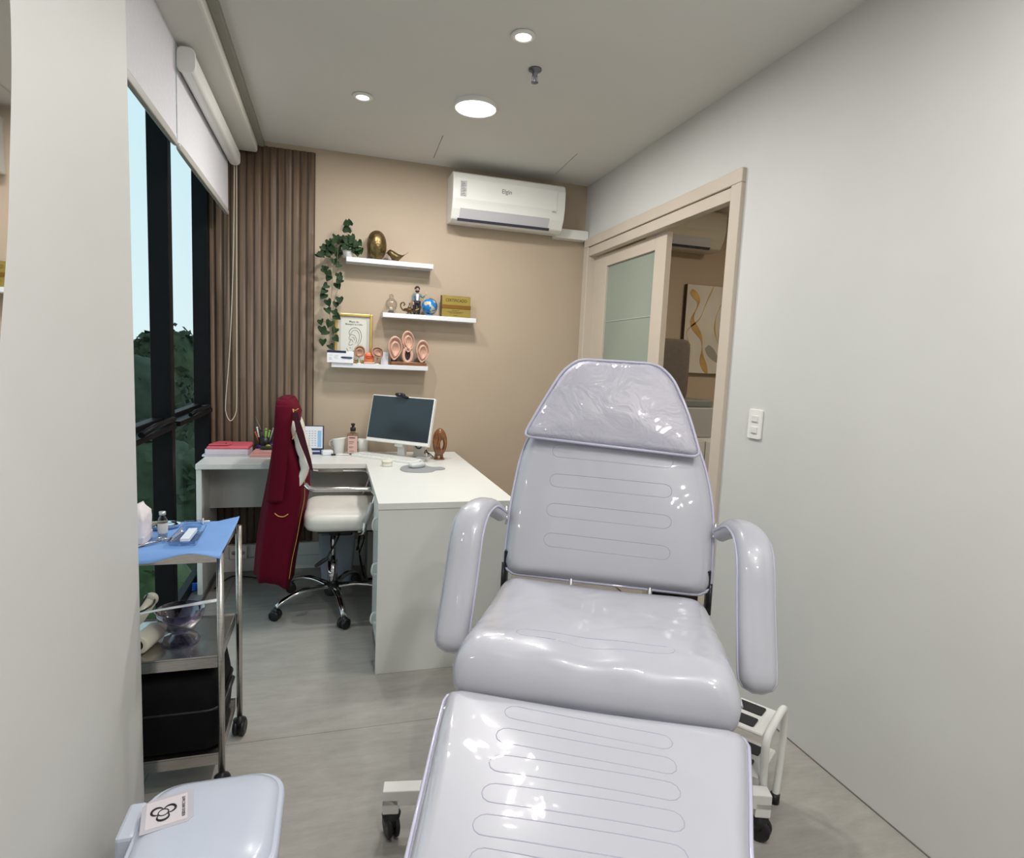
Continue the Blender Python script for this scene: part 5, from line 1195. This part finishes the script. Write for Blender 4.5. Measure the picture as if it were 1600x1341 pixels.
band([(0.40,0,0.54),(0.345,0,0.44),(0.345,0,0.33),(0.41,0,0.20)], 0.075, mat('peach_paint', (0.50,0.31,0.17), 0.5), 'peach_area', -0.0375)
band([(0.20,0,0.20),(0.30,0,0.10),(0.42,0,0.02)], 0.035, mat('grey_paint', (0.30,0.29,0.26), 0.5), 'grey_area', -0.0372)
t = thing('chair_behind_door', 'grey brown high back chair standing in the room beyond the doorway', 'chair', (1.95, 3.2, 0)); t.name = 'upholstered_chair'
GB = mat('grey_brown_cloth', (0.125,0.105,0.085), 0.8, noise=(40,0.1,(1,1,1)))
g = MB().rbox((-0.02,0.0,1.36), 0.135, 0.035, 0.185, 8); g.build('backrest', GB, t)
MB().box(-0.01,-0.01,0.95,0.03,0.01,1.19).build('back_post', BLKP, t); MB().rbox((0.02,-0.20,0.50), 0.24, 0.24, 0.05, 6).build('seat', GB, t)
MB().cyl((0.02,-0.2,0.06),(0.02,-0.2,0.48),0.03,12).build('column', BLKP, t); MB().lathe((0.02,-0.2,0), [(0.001,0),(0.26,0),(0.26,0.02),(0.05,0.06),(0.001,0.06)], 24).build('base', BLKP, t)
MB().box(0.0,0.0,0.5,0.03,0.03,0.98).build('lower_post', BLKP, t)
t = thing('printer_cabinet', 'white cabinet with a grey printer in the room beyond the doorway', 'cabinet', (2.35, 3.62, 0))
MB().box(-0.25,-0.25,0,0.25,0.25,0.92).build('carcass', WHITE, t, bevel=0.004)
MB().box(-0.245,-0.262,0.05,-0.005,-0.252,0.90).build('door', WHITE, t); MB().box(0.005,-0.262,0.05,0.245,-0.252,0.90).build('door', WHITE, t)
pr_ = thing('office_printer', 'grey and white printer standing on the cabinet beyond the doorway', 'printer', (2.25, 3.58, 0.921))
MB().box(-0.18,-0.18,0,0.18,0.18,0.20).build('body', mat('printer_grey', (0.42,0.43,0.42), 0.4), pr_, bevel=0.01); MB().box(-0.17,-0.17,0.20,0.17,0.17,0.25).build('lid', mat('printer_lid', (0.20,0.22,0.22), 0.4), pr_, bevel=0.01)
t = thing('ceiling_panel_lamp', 'square ceiling lamp in the room beyond the doorway', 'ceiling light', (2.8, 2.4, 2.50))
MB().box(-0.15,-0.15,-0.02,0.15,0.15,0).build('housing', WHITEP, t); MB().box(-0.14,-0.14,-0.023,0.14,0.14,-0.02).build('diffuser', EMIT, t)
lamp(t, (0,0,-0.03), 0.12, 14, (1,0.85,0.65))

# ================================================================== OUTSIDE THE WINDOW
GR = mat('grass_green', (0.045,0.085,0.015), 0.9, noise=(0.8,0.5,(1,1,1)))
struct(MB().box(-40,-5,-6.2,-1.2,70,-6.0).build('ground', GR))
TL = [mat('tree_leaf_dark', (0.022,0.036,0.018), 0.8, noise=(3,0.5,(1,1,1))), mat('tree_leaf_mid', (0.030,0.048,0.020), 0.8, noise=(3,0.5,(1,1,1))), mat('bush_leaf', (0.040,0.072,0.020), 0.8, noise=(3,0.5,(1,1,1)))]
BARK = mat('bark', (0.07,0.05,0.035), 0.9, noise=(8,0.4,(1,1,0.3)))
def tree(x, y, ztop, rad, hgt, m, label, n=2600, seed=1, ls=0.13):
    rnd = random.Random(seed); zb = -6.0
    t = thing('tree', label, 'tree', (x, y, zb), 0, 'trees outside the window')
    g = MB(); cz = ztop - hgt - zb
    lobes = [(0,0,cz,rad,hgt)] + [(rnd.uniform(-0.6,0.6)*rad, rnd.uniform(-0.6,0.6)*rad, cz+rnd.uniform(-0.5,0.35)*hgt, rad*0.55, hgt*0.55) for _ in range(8)]
    for i in range(n):
        lx, ly, lz, lr, lh = lobes[i % len(lobes)]
        th, u = rnd.uniform(0, 2*PI), rnd.uniform(-1, 1); q = rnd.uniform(0.75, 1.0); s_ = math.sqrt(1-u*u)
        c_ = Vector((lx+lr*q*s_*math.cos(th), ly+lr*q*s_*math.sin(th), lz+lh*q*u)); s = ls*rnd.uniform(0.6,1.3)
        a = Vector((rnd.gauss(0,1),rnd.gauss(0,1),rnd.gauss(0,1))).normalized(); b_ = a.cross(Vector((rnd.gauss(0,1),rnd.gauss(0,1),rnd.gauss(0,1)))).normalized()
        vs = [g.bm.verts.new(c_ + a*s*p + b_*s*q2*0.6) for p, q2 in ((-1,0),(0,-1),(1,0),(0,1))]; g._f(vs)
    for lx, ly, lz, lr, lh in lobes: g.sphere((lx,ly,lz), 0.85*lr, sz=lh/lr, n=12, m=8)
    g.build('foliage', m, t)
    MB().tube([(0,0,0),(0.1,0,(cz)*0.5),(0,0.05,cz)], [rad*0.14,rad*0.11,rad*0.05], 8).build('trunk', BARK, t)
tree(-4.2, 14.0, 1.55, 1.7, 1.9, TL[0], 'dark green tree outside, left of the broad window mullion', seed=3)
tree(-4.6, 20.0, 2.1, 0.9, 1.3, TL[1], 'tallest tree outside, seen through the narrow pane between mullions', seed=5, n=1800)
tree(-2.7, 10.5, 0.2, 1.3, 1.5, TL[1], 'rounded mid green tree lower down outside the far pane', seed=8)
tree(-2.45, 7.6, -0.6, 1.2, 1.3, TL[2], 'bright green bushy tree close below the window', seed=11, ls=0.09)
tree(-1.75, 4.6, -1.0, 0.8, 1.6, TL[2], 'leafy bush right below the window sill', seed=13, ls=0.06)
tree(-9.5, 27.0, 1.2, 3.0, 2.6, TL[0], 'distant dark tree filling the gap behind the others', seed=17)
